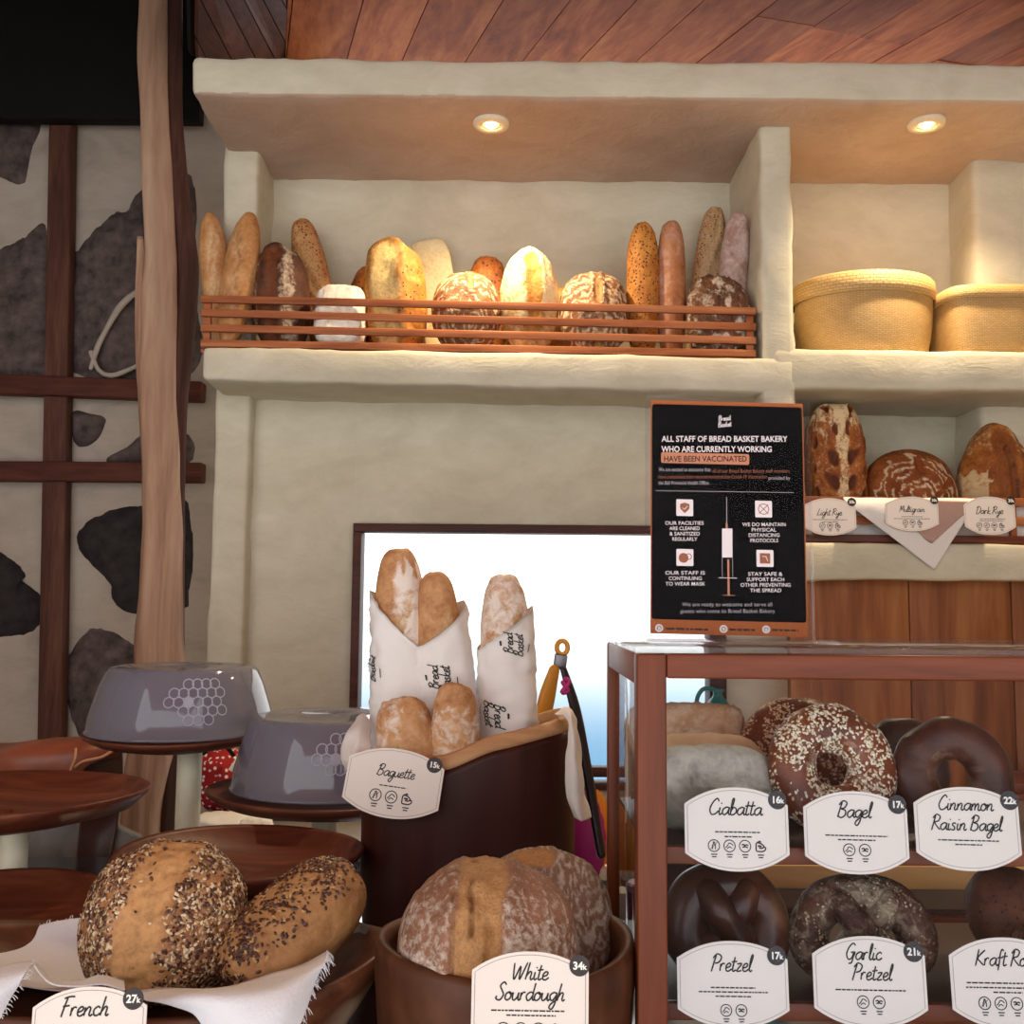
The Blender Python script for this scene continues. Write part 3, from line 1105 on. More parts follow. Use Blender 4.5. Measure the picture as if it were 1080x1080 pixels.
# recessed pucks in the canopy
for (px, py, lab) in ((518, 128, 'round recessed downlight in canopy above the split pale loaf'), (977, 128, 'round recessed downlight in canopy above the woven baskets')):
    p = WZ(px, py, zb)
    t = thing('downlight', lab, 'light', (p.x, p.y, zb - .012), 'canopy downlights')
    put('bezel', lathe([(.024, zb - .013), (.042, zb - .012), (.044, zb - .007), (.044, zb + .004), (.024, zb + .004)], (p.x, p.y, 0), 40), plain('cream_bezel', '#e9dcc4', 0.5), t)
    put('bulb', lathe([(.0005, zb - .016), (.008, zb - .0155), (.013, zb - .012), (.016, zb - .004), (.0005, zb - .003)], (p.x, p.y, 0), 24), emis('bulb_glow', '#ffe0a8', 14), t)
    put('reflector', lathe([(.015, zb - .006), (.026, zb - .011), (.026, zb - .004), (.015, zb - .002)], (p.x, p.y, 0), 32), plain('bulb_reflector', '#f2d9a4', 0.35), t)
    L = bpy.data.lights.new('downlight_beam', 'SPOT')
    L.energy = 50
    L.color = (1.0, 0.78, 0.48)
    L.spot_size = math.radians(140); L.spot_blend = 1.0
    L.shadow_soft_size = 0.025
    lo = bpy.data.objects.new('downlight_beam', L)
    C.objects.link(lo)
    lo.location = (p.x, p.y - .03, zb - .02)
    lo.rotation_euler = (math.radians(-5), 0, 0)

# front serving counter (polished) and the low counter behind
ZC = 0.95
ct = thing('serving_counter', 'polished steel topped serving counter carrying breads and stands', 'counter', (0, 1.2, 0))
put('countertop', join(rbox(-1.5, .26, 0.62, 2.06, ZC - .03, ZC, r=0.004, seg=0.5), rbox(.262, 1.2, 0.62, 1.3, ZC - .03, ZC, r=0.004, seg=0.5))[:2], M_STEEL, ct, auto=0.6)
put('cabinet_body', join(rbox(-1.45, .24, 0.7, 2.0, 0.0, ZC - .03, r=0.004, seg=0.5), rbox(.242, 1.15, 0.7, 1.27, 0.0, ZC - .03, r=0.004, seg=0.5))[:2], M_WFR, ct, auto=0.6)
bc = thing('back_counter', 'narrow white topped counter under the window', 'counter', (0, 2.4, 0))
put('countertop', rbox(-0.72, 0.44, 2.2, 2.57, ZC - .04, ZC - .005, r=0.004, seg=0.5), plain('white_laminate', '#8a8078', 0.4), bc, auto=0.6)
put('cabinet_body', rbox(-0.7, 0.43, 2.24, 2.56, 0.0, ZC - .04, r=0.004, seg=0.5), M_WFR, bc, auto=0.6)
#PART3
# ================================================================== UPPER SHELF
def px(n, Y):
    return n * Y / FL


KT = 0.0115


def shelfz(x):
    return zst - KT * x


YR = 2.40
rk = thing('slatted_rack', 'low wooden slatted rack of breads standing on the long plaster shelf', 'rack', (W(505, 370, YR).x, 2.52, shelfz(0)))
for yl, yr, h in ((315.5, 328.5, 8), (330, 345, 8), (346, 359.5, 8), (362, 373, 7.5)):
    put('slat', bar(W(212, yl, YR), W(797, yr, YR), px(h, YR), .011), M_SLAT, rk, auto=0.6)
for x in (219, 790):
    z0 = shelfz(W(x, 360, YR).x) + .001
    yt = 312 + (x - 212) * .0222
    put('upright', rbox(W(x - 4, 340, YR + .015).x, W(x + 4, 340, YR + .015).x, YR + .007, YR + .022, z0, W(x, yt, YR + .015).z, r=.002, seg=.2), M_SLAT, rk, auto=0.6)
zf = lambda x: shelfz(x) + .004
for k in range(6):
    yy = 2.425 + k * .05
    a, b = W(214, 362, min(yy, 2.5)).x, W(792, 362, min(yy, 2.5)).x
    if yy > 2.52: a = -.64
    if yy > 2.45: b = W(775, 362, 2.5).x
    put('base_slat', bar((a, yy, zf(a) + .003), (b, yy, zf(b) + .003), .010, .034), M_SLAT, rk, auto=0.6)


def rz(x):
    return shelfz(x) + .013


B_PLAIN = breadmat('crust_plain', '#a5683c', '#c98f58', '#dcae7c', '#e3c49a', nscale=14, bumpk=0.25)
B_DARK = breadmat('crust_dark_oat', '#3d2119', '#5f3826', '#7b4f38', '#7a4526', '#d9c4aa', fscale=75)
B_SEED = breadmat('crust_seeded_bun', '#9a6238', '#bb8351', '#cf9f6c', '#d8ac72', speck=0.85, speckc='#4a2814', specks=125)
B_SEEDO = breadmat('crust_seeded_orange', '#96541f', '#c27d35', '#d79a4e', '#d9a860', speck=0.85, speckc='#40200e', specks=125)
B_CIAB = breadmat('crust_pale_floured', '#c0a486', '#dccab2', '#ece0d0', '#f0e6d4', '#f3ebdf', fscale=30, bumpk=0.6)
B_GOLD = breadmat('crust_gold', '#8a5022', '#b9772f', '#d59a4c', '#e2c07e', '#f0ddb4', fscale=45, speck=0.25, specks=120)
B_FOC = breadmat('crust_focaccia', '#c9a76d', '#e6d3a4', '#f0e5c2', '#f4ecd2', nscale=10, bumpk=0.35)
B_STRIPE = breadmat('crust_striped', '#5a321c', '#8a5430', '#ab7646', '#c79257', '#ead6b4', fscale=110, fk=.9, bumpk=0.7)
B_ROUND = breadmat('crust_burnt_orange', '#4d230e', '#94501c', '#bb7431', '#b3722f', speck=0.45, specks=90)
B_SPLIT = breadmat('crust_split_gold', '#a8702f', '#cf9c52', '#e0bc7c', '#cf8f3e', '#f2e0b4', fscale=50)
B_RED = breadmat('crust_rose', '#93572f', '#b7784e', '#c99574', '#d5a077', '#c9aaa4', fscale=30, bumpk=0.25)
B_PINK = breadmat('crust_mauve', '#8c6453', '#a98474', '#bfa096', '#c8a890', '#d3bfbb', fscale=26, bumpk=0.3)
B_PALES = breadmat('crust_pale_seeded', '#9c7048', '#c29b70', '#d6b68c', '#dcbf94', '#e7d5b8', speck=0.85, speckc='#5b3a20', specks=125)
B_WHITEC = breadmat('crust_cracked', '#42261b', '#6e4630', '#8f6547', '#a77852', '#e6d6c2', fscale=70, fk=.9, bumpk=0.9)
B_RYE = breadmat('crust_rye_leaf', '#6d3212', '#9a5424', '#bd7a3e', '#5c2a10', '#ecd3a6', fscale=100, bumpk=0.5)
B_MULTI = breadmat('crust_multi_rings', '#55280f', '#87471d', '#a66330', '#8f4a1c', '#ecd8b8', fscale=120, fk=.85, bumpk=0.5)
B_DRYE = breadmat('crust_dark_rye', '#643010', '#96531f', '#b97a38', '#8a4c20', '#e2cb9c', fscale=75, fk=.85, bumpk=0.5)

GR = 'breads standing in the shelf rack'


def vbread(label, mat, xb, xt, yt, w, Y, depth=None, Yt=None, name='loaf', zbase=None, group=GR, **kw):
    Yt = Y if Yt is None else Yt
    top = W(xt, yt, Yt)
    bx = W(xb, 360, Y).x
    bot = Vector((bx, Y, (rz(bx) if zbase is None else zbase) + .001))
    wm = px(w, Y)
    return bread(name, label, mat, bot, top, wm, depth or wm * .9, group, **kw)[0]


def hbread(label, mat, x0, x1, y0, Y, depth=None, name='loaf', zbase=None, group=GR, **kw):
    cx = W((x0 + x1) / 2, 350, Y).x
    zb_ = (rz(cx) if zbase is None else zbase) + .001
    zt_ = W((x0 + x1) / 2, y0, Y).z
    zc = (zb_ + zt_) / 2
    h = zt_ - zb_
    p0, p1 = W(x0, 340, Y), W(x1, 340, Y)
    p0.z = zc; p1.z = zc
    return bread(name, label, mat, p0, p1, h, depth or min(.15, (p1 - p0).length * .9), group, **kw)[0]


def slashes(n, w=.1, tilt=.5, x0=-.7, x1=.7, half=.45, **k):
    out = []
    for i in range(n):
        x = x0 + (x1 - x0) * (i + .5) / n
        out.append(dict(pts=[(x - tilt * half, half, .75), (x, 0, 1), (x + tilt * half, -half, .75)], w=w, **k))
    return out


vbread('plain tan baguette at the far left end of the shelf rack', B_PLAIN, 236, 221, 224, 31, 2.505, name='baguette', pw=1.9, cuts=slashes(3, .14, 1.2, depth=.08, crumb=.6, lip=.05), seed=1, taper=.25)
vbread('plain tan baguette with diagonal slashes second from the left in the rack', B_PLAIN, 240, 264, 224, 37, 2.445, Yt=2.46, name='baguette', pw=2.2, cuts=slashes(4, .1, -1.0, depth=.12, crumb=.3, lip=.09, edge=.5), seed=2)
vbread('dark brown split loaf dusted with white oats', B_DARK, 299, 294, 262, 62, 2.485, .13, pw=2.6, amp=.04, seed=3,
       cuts=[dict(pts=[(-.95, .3, .8), (0, .22, 1), (.85, .05, .7)], w=.3, depth=.08, lip=.1, edge=.9)],
       flour=lambda q: .62 * sstep(-.02, -.2, q.y) * sstep(-.75, -.5, q.y) + .45 * sstep(.5, .75, q.y))
vbread('seeded baguette leaning left behind the dark oat loaf', B_SEED, 350, 317, 231, 37, 2.62, Yt=2.62, depth=.07, name='baguette', pw=2.6, cuts=slashes(3, .16, -.9, depth=.1, lip=.09, crumb=.6), seed=4, flour=None)
hbread('small blocky white floured loaf low in the rack', B_CIAB, 333, 386, 303, 2.455, .10, pw=4, qw=4, amp=.06, seed=5, flour=lambda q: .7)
hbread('small dark loaf half hidden behind the golden split loaf', B_ROUND, 366, 408, 275, 2.635, .11, seed=6)
vbread('golden split loaf with a pale open face and seeded right ear', B_GOLD, 420, 414, 259, 68, 2.49, .135, pw=2.7, amp=.04, seed=7,
       cuts=[dict(pts=[(-.95, .3, .9), (0, .28, 1), (.8, .2, .8)], w=.47, depth=.05, lip=.12, edge=.7)])
vbread('flat square pale focaccia propped up behind the rack loaves', B_FOC, 476, 450, 254, 45, 2.665, .045, name='focaccia', pw=5, qw=6, amp=.05, seed=8)
hbread('round loaf with swirling flour stripes left of the split pale loaf', B_STRIPE, 455, 528, 285, 2.478, .14, pw=2.2, amp=.04, seed=9, U=130, Vn=110,
       cuts=[dict(pts=[(.1, .8, .5), (.15, .35, .95)], w=.1, depth=.05)],
       flour=lambda q: .22 + .5 * max(0, math.sin(34 * ((q.x - .15) ** 2 + (q.y + .55) ** 2) ** .5 + 2 * nz(q, 2.2, 4))) if q.z > -.4 else .2)
hbread('round burnt orange seeded loaf behind the striped round', B_ROUND, 489, 537, 264, 2.635, .11, seed=10, amp=.05)
vbread('pointed pale yellow loaf with a broad orange central split', B_SPLIT, 559, 558, 262, 64, 2.485, .135, pw=2.0, amp=.03, seed=11,
       cuts=[dict(pts=[(-.98, -.15, .85), (0, -.12, 1), (.75, -.08, .8)], w=.27, depth=.08, lip=.09, edge=.55, rise=.03)],
       flour=lambda q: .75 if q.x > -.3 else .55)
hbread('small orange roll peeping out right of the split pale loaf', B_SPLIT, 578, 606, 298, 2.64, .08, name='bread_roll', seed=12)
hbread('wide round floured loaf with a central orange cross cut', B_STRIPE, 590, 662, 286, 2.478, .14, pw=2.6, amp=.04, seed=13, U=130, Vn=110,
       cuts=[dict(pts=[(.08, .95, .3), (.08, .2, 1), (.08, -.9, .4)], w=.14, depth=.05, lip=.06), dict(pts=[(.08, .35, .9), (.8, .45, .6)], w=.05, depth=.04, lip=.05)],
       flour=lambda q: .48 + .25 * math.sin(34 * ((q.x - .1) ** 2 + (q.y + .9) ** 2) ** .5))
vbread('orange seeded baguette standing upright right of the cross cut loaf', B_SEEDO, 678, 678, 235, 36, 2.49, name='baguette', pw=2.6, seed=14, amp=.05, cuts=[dict(pts=[(-.35, .7, .7), (-.15, -.6, .8)], w=.07, depth=.08, lip=.08, crumb=.3)], depth=.085)
vbread('smooth rosy baguette standing upright beside the orange seeded one', B_RED, 708, 708, 234, 30, 2.49, name='baguette', pw=3.2, seed=15, flour=lambda q: .45 if q.y > .2 or q.x > .6 else .1, depth=.08)
vbread('pale seeded baguette leaning right behind the cracked round loaf', B_PALES, 733, 755, 219, 32, 2.635, depth=.075, name='baguette', pw=2.8, seed=16, cuts=slashes(3, .17, .9, depth=.1, lip=.1, crumb=.7), amp=.06, flour=lambda q: .3)
vbread('greyish pink floured baguette at the right end of the rack', B_PINK, 764, 779, 224, 31, 2.60, Yt=2.475, depth=.065, name='baguette', pw=3, seed=17, flour=lambda q: .5)
hbread('rough cracked round loaf at the right end of the rack', B_WHITEC, 724, 790, 288, 2.455, .095, pw=2.5, amp=.09, freq=3.5, fine=.05, seed=18, U=130, Vn=110, flour=lambda q: .25 + .5 * sstep(-.1, .3, nz(q, 3, 3)) * (1 if q.x > -.2 else .6))

# ---- woven baskets
def weave(name, a, b_, scale):
    if name in _mc: return _mc[name]
    m, nt, b = new_mat(name)
    uv = node(nt, 'ShaderNodeTexCoord')
    mp = node(nt, 'ShaderNodeMapping')
    mp.inputs['Scale'].default_value = scale
    nt.links.new(uv.outputs['UV'], mp.inputs[0])
    br = node(nt, 'ShaderNodeTexBrick')
    br.inputs['Color1'].default_value = lin(a)
    br.inputs['Color2'].default_value = lin(b_)
    br.inputs['Mortar'].default_value = tuple(x * .72 for x in lin(b_)[:3]) + (1,)
    br.inputs['Scale'].default_value = 1
    br.inputs['Mortar Size'].default_value = 0.09
    br.inputs['Mortar Smooth'].default_value = 0.6
    br.inputs['Brick Width'].default_value = 1.0
    br.inputs['Row Height'].default_value = 0.5
    nt.links.new(mp.outputs[0], br.inputs[0])
    n = noisen(nt, texco(nt, (3, 3, 8)), 5, 4)
    c = mixc(nt, mathn(nt, 'MULTIPLY', n, .35), br.outputs[0], lin('#b98a52'))
    nt.links.new(c, b.inputs['Base Color'])
    b.inputs['Roughness'].default_value = .6
    bump(nt, b, mathn(nt, 'SUBTRACT', 1.0, br.outputs['Fac']), .6, .004)
    _mc[name] = m
    return m


M_WEAVE = weave('woven_palm', '#d3ae74', '#c59f63', (70, 26, 1))
M_WEAVEL = weave('woven_palm_lid', '#d8b47a', '#caa567', (70, 8, 1))


def uvlathe(o, n, m):
    me = o.data
    uv = me.uv_layers.new(name='UVMap')
    for p in me.polygons:
        for li, vi in zip(p.loop_indices, p.vertices):
            i, k = divmod(vi, m)
            uv.data[li].uv = (i / n, k / (m - 1))
    for p in me.polygons:  # unwrap seam
        us = [uv.data[li].uv[0] for li in p.loop_indices]
        if max(us) - min(us) > .5:
            for li in p.loop_indices:
                if uv.data[li].uv[0] < .5: uv.data[li].uv[0] += 1


def basket(lab, cx, Y, w, d, ytop, ylid, ybot, power, taper, belly):
    c = W(cx, ybot, Y)
    z0 = zr + .001
    zlid = W(cx, ylid, Y - d / 2).z
    ztop = W(cx, ytop, Y - d / 2).z
    def se(p, a):
        k = (abs(math.cos(a)) ** power + abs(math.sin(a)) ** power) ** (-1 / power)
        return Vector((p.x * k, p.y * k, p.z))
    t = thing('woven_basket', lab, 'basket', (c.x, Y, z0), 'woven lidded baskets')
    H = zlid - z0
    prof = [(.001, z0), (w * .42, z0)]
    for k in range(13):
        s = k / 12
        r = w / 2 * (taper + (1 - taper) * s ** .6) * (1 + belly * math.sin(PI * s)) * .965
        prof.append((r, z0 + .006 + (H + .01) * s))
    prof += [(w / 2 * .93, z0 + H + .016), (.001, z0 + H + .016)]
    n = 72
    o = put('basket_body', cap_lathe(prof, (c.x, Y, 0), n, squash=d / w, fn=se), M_WEAVE, t)
    uvlathe(o, n, len(prof))
    hl = ztop - zlid
    pl = [(w / 2 * .985, zlid - .002), (w / 2 * 1.01, zlid), (w / 2 * 1.015, zlid + hl * .4), (w / 2 * 1.005, zlid + hl * .85), (w / 2 * .97, zlid + hl), (w / 2 * .6, zlid + hl + .002), (.001, zlid + hl + .003)]
    o = put('lid', cap_lathe(pl, (c.x, Y, 0), n, squash=d / w, fn=se), M_WEAVEL, t)
    uvlathe(o, n, len(pl))


basket('large round lidded woven basket beside the plaster divider', 911, 2.555, px(149, 2.555), .29, 283, 304, 367, 2, .86, .03)
basket('smaller square lidded woven basket at the right edge of the shelf', 1036, 2.52, px(104, 2.52), .23, 299, 312, 370, 4.5, .84, .02)

# ---- lower right niche: slatted tray with lining, three loaves, napkin, cards
tr = thing('slatted_tray', 'low dark wood slatted tray lined with white cloth in the right niche', 'tray', (W(960, 570, 2.5).x, 2.53, zlt))
xa, xe = xd1 + .012, 1.5
for y, h, mt in ((529, 9, M_SLAT), (549, 9, M_SLAT), (568.5, 8, M_SLAT)):
    z = W(960, y, 2.405).z
    put('slat', bar((xa, 2.405, z), (xe, 2.405, z), px(h, 2.4), .011), M_PLATE if y > 560 else M_SLAT, tr, auto=0.6)
put('tray_base', rbox(xa, xe, 2.412, 2.68, zlt + .0006, zlt + .012, r=.002, seg=.4), M_SLAT, tr, auto=.6)
for x in (xa + .03, 1.18):
    put('upright', rbox(x, x + .014, 2.412, 2.426, zlt + .012, W(960, 525, 2.41).z, r=.002, seg=.2), M_SLAT, tr, auto=.6)
o = put('tray_lining', rbox(xa + .02, xe, 2.43, 2.434, zlt + .0125, W(960, 531, 2.43).z, r=.001, seg=.03, amp=.003, freq=20), M_CLOTH)
tag(o, 'white cloth lining showing between the slats of the right tray', 'cloth')
zt0 = zlt + .0125
G2 = 'loaves in the right niche'
vbread('tall upright loaf with dark leaf slashes and a floury spine', B_RYE, 879, 878, 427, 61, 2.52, .13, zbase=zt0, group=G2, pw=3.2, qw=2.3, seed=21, U=130, Vn=110,
       cuts=[dict(pts=[(x, s * .25, .95), (x + .22, s * .75, .6)], w=.12, depth=.08, lip=.07, crumb=1) for x in (-.55, -.2, .15) for s in (1, -1)]
       + [dict(pts=[(.55, s * .2, .9), (.92, s * .45, .5)], w=.1, depth=.05, lip=.05, crumb=.95) for s in (1, -1)],
       flour=lambda q: (.3 + .4 * sstep(.3, .1, abs(q.y)) + .35 * sstep(.45, .8, q.x) + .2 * math.sin(40 * q.y) * sstep(.3, .6, q.x)))
hbread('low round loaf ringed with flour lines and leaf cuts', B_MULTI, 907, 1003, 472, 2.52, .16, zbase=zt0, group=G2, pw=2.1, seed=22, U=130, Vn=110, amp=.025,
       cuts=[dict(pts=[(.02, .55, .8), (.02, .3, .95)], w=.1, depth=.05)] + [dict(pts=[(s * x, y, .9), (s * (x + .16), y + .17, .8)], w=.075, depth=.07, crumb=1) for s in (1, -1) for x, y in ((.12, -.1), (.3, -.25), (.1, -.45), (.5, -.05))],
       flour=lambda q: (.2 + .62 * max(0, math.sin(38 * ((q.x) ** 2 + (q.y + .25) ** 2) ** .5)) if ((q.x) ** 2 + (q.y + .25) ** 2) ** .5 < .95 else .25))
vbread('pointed dark loaf with a deep central split and flour patches', B_DRYE, 1045, 1047, 446, 80, 2.52, .15, zbase=zt0, group=G2, pw=2.0, seed=23, U=130, Vn=110, amp=.04, taper=-.22,
       cuts=[dict(pts=[(-.9, .05, .9), (0, .02, 1), (.72, 0, .7)], w=.3, depth=.03, lip=.07, rise=.03, crumb=.9), dict(pts=[(-.8, -.12, .95), (0, -.12, 1), (.6, -.05, .8)], w=.07, depth=.12, lip=0, edge=1, crumb=.6)],
       flour=lambda q: (.8 if (q.y > .42 and q.x < .15 and q.x > -.75) or (q.y < -.55 and q.x < .2) else (.45 if q.x > .45 and abs(q.y) > .15 else .05)))

# napkin over the tray front
nY = 2.374
def npk(a): return [[W(x, y, Y) for x, y, Y in r] for r in a]
V1 = sheet(npk([[(892, 524, 2.43), (925, 526, 2.43), (975, 526, 2.43), (1032, 527, 2.43)],
                [(893, 530, nY - .004), (926, 530, nY - .006), (976, 530, nY - .004), (1031, 530, nY - .004)],
                [(938, 564.5, nY - .004), (955, 565, nY - .008), (985, 565, nY - .005), (1008, 564.5, nY - .004)],
                [(984, 599.5, nY - .004), (984.7, 600, nY - .005), (985.4, 600, nY - .005), (986, 599.5, nY - .004)]]), 8, 8, .0015, .0015, 30)
nk = put('napkin', V1, M_CLOTH)
tag(nk, 'white folded napkin with a mauve square hanging in a point over the tray', 'napkin')
V2 = sheet(npk([[(955, 529, nY - .008), (985, 528, nY - .009), (1032, 529, nY - .008)], [(955, 545, nY - .010), (990, 545, nY - .010), (1014, 545, nY - .009)], [(975, 568, nY - .010), (982, 573, nY - .010), (985, 571, nY - .010)]]), 6, 6, .001, .0004, 30)
put('mauve_square', V2, plain('mauve_cotton', '#b08f84', .9, nb=.2, ns=300), nk)['label'] = 'mauve square on the napkin'


# ================================================================== CARDS
def card_outline(w, h, ins=0.0, sh=.31, arc=None):
    a, b = w / 2 - ins, h / 2 - ins
    s = b * sh * 2 * .95
    pts = [Vector((-a, s))]
    for k in range(1, 16):
        t = k / 16
        x = -a + 2 * a * t
        pts.append(Vector((x, s + (b - s) * (1 - (abs(2 * t - 1)) ** 2.2))))
    pts.append(Vector((a, s)))
    pts.append(Vector((a, -s)))
    for k in range(1, 16):
        t = k / 16
        x = a - 2 * a * t
        pts.append(Vector((x, -s - (b - s) * (1 - (abs(2 * t - 1)) ** 2.2))))
    pts.append(Vector((-a, -s)))
    return pts


def loop_ribbon(pts, w):
    n = len(pts)
    V, F = [], []
    for i in range(n):
        t = (pts[(i + 1) % n] - pts[i - 1]).normalized()
        nn = Vector((-t.y, t.x)) * (w / 2)
        V += [pts[i] + nn, pts[i] - nn]
    for i in range(n):
        j = (i + 1) % n
        F.append((2 * i, 2 * i + 1, 2 * j + 1, 2 * j))
    return V, F


def icon(kind, x, y, r):
    parts = []
    lw = r * .17
    if kind != 'x':
        parts.append(ring2d(x, y, r, lw))
    def rb(pl, w=lw): parts.append(ribbon(crom([(x + a * r, y + b * r) for a, b in pl], 4), w))
    if kind == 'b':
        rb([(-.25, -.6), (-.28, 0), (-.1, .3), (-.1, .6), (.12, .6), (.12, .3), (.28, 0), (.25, -.6)])
        rb([(-.6, -.6), (.6, .6)], lw * .7)
    elif kind == 'c':
        rb([(-.7, -.3), (-.3, .1), (-.1, .45), (.3, .4), (.65, .05)])
        rb([(-.45, -.5), (0, -.15), (.45, -.4)])
    elif kind == 'e':
        rb([(-.6, .2), (-.2, .3), (-.1, .05), (.25, .25), (.6, .1)], lw * 1.3)
        rb([(-.5, -.2), (0, -.1), (.5, -.25)], lw * 1.3)
    else:
        rb([(-.8, -.8), (-.75, .5), (-.1, .55), (.4, .25), (.6, -.1)], lw * 1.3)
        rb([(-.8, -.8), (.3, -.85), (.85, -.5), (.75, -.1), (.2, -.3), (-.3, -.25)], lw * 1.3)
        rb([(-.6, .8), (-.4, .6), (-.2, .9), (.1, .7)], lw * 1.3)
        rb([(-.5, .1), (.2, 0)], lw * 2)
    for k, wd in ((0, .55), (1, .4)):
        parts.append(rect2d(x - wd * r, y - r * (1.55 + .42 * k), x + wd * r, y - r * (1.35 + .42 * k)))
    return parts


def dashes(x0, x1, y, h, rnd):
    parts = []
    x = x0
    while x < x1:
        l = rnd.uniform(1.2, 4.5) * h
        parts.append(rect2d(x, y - h / 2, min(x + l, x1), y + h / 2))
        x += l + h * .7
    return parts


def card(label, c, wpx, hpx, Y, title, desc, icons, price, rolld=0.0, lean=12, yaw=0.0, group='bread name cards', ink=None, sh=.31, ty=None, ts=.74, badge=(.43, .40), desc_y=None, icon_y=None, icon_r=.066, base=True):
    ctr = W(c[0], c[1], Y)
    w, h = px(wpx, Y), px(hpx, Y)
    rr = math.radians(rolld)
    r = Vector((math.cos(rr), 0, -math.sin(rr)))
    r = Matrix.Rotation(math.radians(yaw), 3, 'Z') @ r
    ln = math.radians(lean)
    u0 = Vector((math.sin(rr), math.sin(ln), math.cos(rr) * math.cos(ln)))
    P = Plane(ctr, r, u0)
    t = thing('price_card', label, 'card', P.at(0, -h / 2), group)
    t['_o'] = tuple(P.at(0, -h / 2))
    ol = card_outline(w, h, 0, sh)
    put('card_sheet', P.slab(ol, -.0012, 0), M_CARD, t, smooth=False)
    put('border', P.lay(loop_ribbon(card_outline(w, h, h * .035, sh), h * .006), .0003), M_INKG, t, smooth=False)
    rnd = random.Random(label)
    parts = []
    nl = len(title)
    for i, (s, x, y, xh) in enumerate(title):
        v, f, adv = script2d(s, stroke=.2)
        k = xh * h * ts
        wid = max(q.x for q in v) - min(q.x for q in v)
        mx = (max(q.x for q in v) + min(q.x for q in v)) / 2
        parts.append(([Vector(((q.x - mx) * k + x * w, q.y * k + y * h)) for q in v], f))
    lettering = join(*parts)[:2]
    put('lettering', P.lay(lettering, .0004), M_INK, t, smooth=False)
    parts = []
    for (y, x0, x1) in desc:
        parts += dashes(x0 * w, x1 * w, y * h, h * .016, rnd)
    iw = icon_r * h
    iy = icon_y if icon_y is not None else -.2
    for k, kd in enumerate(icons):
        x = (k - (len(icons) - 1) / 2) * iw * 2.75
        parts += icon(kd, x, iy * h, iw)
    if parts:
        put('icons', P.lay(join(*parts)[:2], .0004), M_INK, t, smooth=False)
    if price:
        bx, by = badge[0] * w, badge[1] * h
        bd = put('badge', P.slab(disc2d(bx, by, h * .115)[0], 0.0002, .0008), M_BADGE, t, smooth=False)
        a = text2d(price[:-1], h * .115, .004 * h)
        b = text2d(price[-1], h * .08, .003 * h)
        vf = join(xf2(a, 1, bx - h * .018, by - h * .038), xf2(b, 1, bx + h * .058, by - h * .038))[:2]
        put('price', P.lay(vf, .0011), M_WHITE, bd, smooth=False)
    return t


card('cream card lettered Light Rye on the tray before the tall loaf', (875, 545), 56, 40, 2.362, [('Light Rye', 0, .04, .115)], [(-.08, -.33, .33), (-.14, -.15, .15)], 'cex', '30k', lean=4, sh=.3, icon_y=-.24, icon_r=.075)
card('cream card lettered Multigrain before the flour ringed loaf', (962, 542), 56, 37, 2.354, [('Multigrain', 0, .06, .115)], [(-.08, -.2, .2), (-.14, -.35, .33)], 'cex', '30k', lean=4, sh=.3, icon_y=-.25, icon_r=.075)
card('cream card lettered Dark Rye before the pointed split loaf', (1044, 544), 54, 41, 2.362, [('Dark Rye', 0, .05, .125)], [(-.08, -.2, .3), (-.13, -.22, .26)], 'ccex', '30k', lean=4, sh=.3, icon_y=-.25, icon_r=.07)
#PART4
# ================================================================== LEFT SIDE
def strand(pts, Y, n=5, lob=0.16):
    P = [W(x, y, Y) for x, y, w in pts]
    R = [px(w, Y) / 2 for x, y, w in pts]
    return sweep(P, R, 28, n=n, round_ends=False, flat=.9,
                 fn=lambda p, c, s, a: c + (p - c) * (1 + lob * math.cos(3 * a + 2.2 * s) + .07 * math.cos(5 * a - 4 * s) + .10 * nz(p, 9, 3)))


YD = 2.85
t = thing('driftwood_post', 'pale twisted driftwood trunk standing floor to roof before the stone wall', 'post', W(160, 900, YD).to_2d().to_3d())
put('trunk', strand([(162, -160, 27), (162, -20, 27), (161, 70, 28), (163, 130, 27), (166, 200, 29), (169, 270, 31), (167, 330, 36), (165, 420, 37), (169, 500, 38), (169, 580, 43), (166, 660, 49), (164, 740, 52), (152, 830, 46), (147, 920, 42), (146, 1200, 40)], YD), M_DRIFT, t)
put('side_stem', strand([(182, -160, 17), (183, -20, 17), (183, 60, 17), (184, 130, 16), (188, 200, 20), (195, 250, 20), (198, 300, 21), (194, 360, 20), (188, 430, 18), (187, 520, 15), (186, 640, 15), (184, 760, 17), (176, 900, 20), (172, 1200, 20)], YD + .03), M_DRIFTD, t)
put('side_stem', strand([(148, 250, 6), (149, 300, 11), (150, 370, 14), (154, 450, 10), (158, 520, 6)], YD - .02, lob=.05), M_DRIFT, t)

# leather sling chair behind the counter
YC = 2.2
M_LEA = plain('brown_leather', '#8a4a34', .42, nb=.6, ns=11, var=.35)
t = thing('leather_armchair', 'brown leather sling chair with cut pale edges behind the cake stands', 'chair', Vector((W(40, 800, YC).x, 2.3, 0)))
def npc(a): return [[W(x, y, Y) for x, y, Y in r] for r in a]
put('leather_back', sheet(npc([[(-80, 790, 2.30), (0, 786, 2.30), (45, 783, 2.3), (88, 778, 2.3), (122, 774, 2.3), (133, 781, 2.3)],
                               [(-80, 796, 2.14), (0, 792, 2.13), (45, 790, 2.13), (88, 785, 2.14), (115, 784, 2.16), (131, 787, 2.18)],
                               [(-80, 812, 2.12), (0, 808, 2.10), (30, 812, 2.10), (75, 806, 2.11), (100, 800, 2.13), (126, 792, 2.16)],
                               [(-80, 850, 2.15), (0, 845, 2.13), (30, 846, 2.14), (68, 838, 2.14), (80, 808, 2.13), (122, 797, 2.17)]]), 9, 9, .006, .012, 10), M_LEA, t)
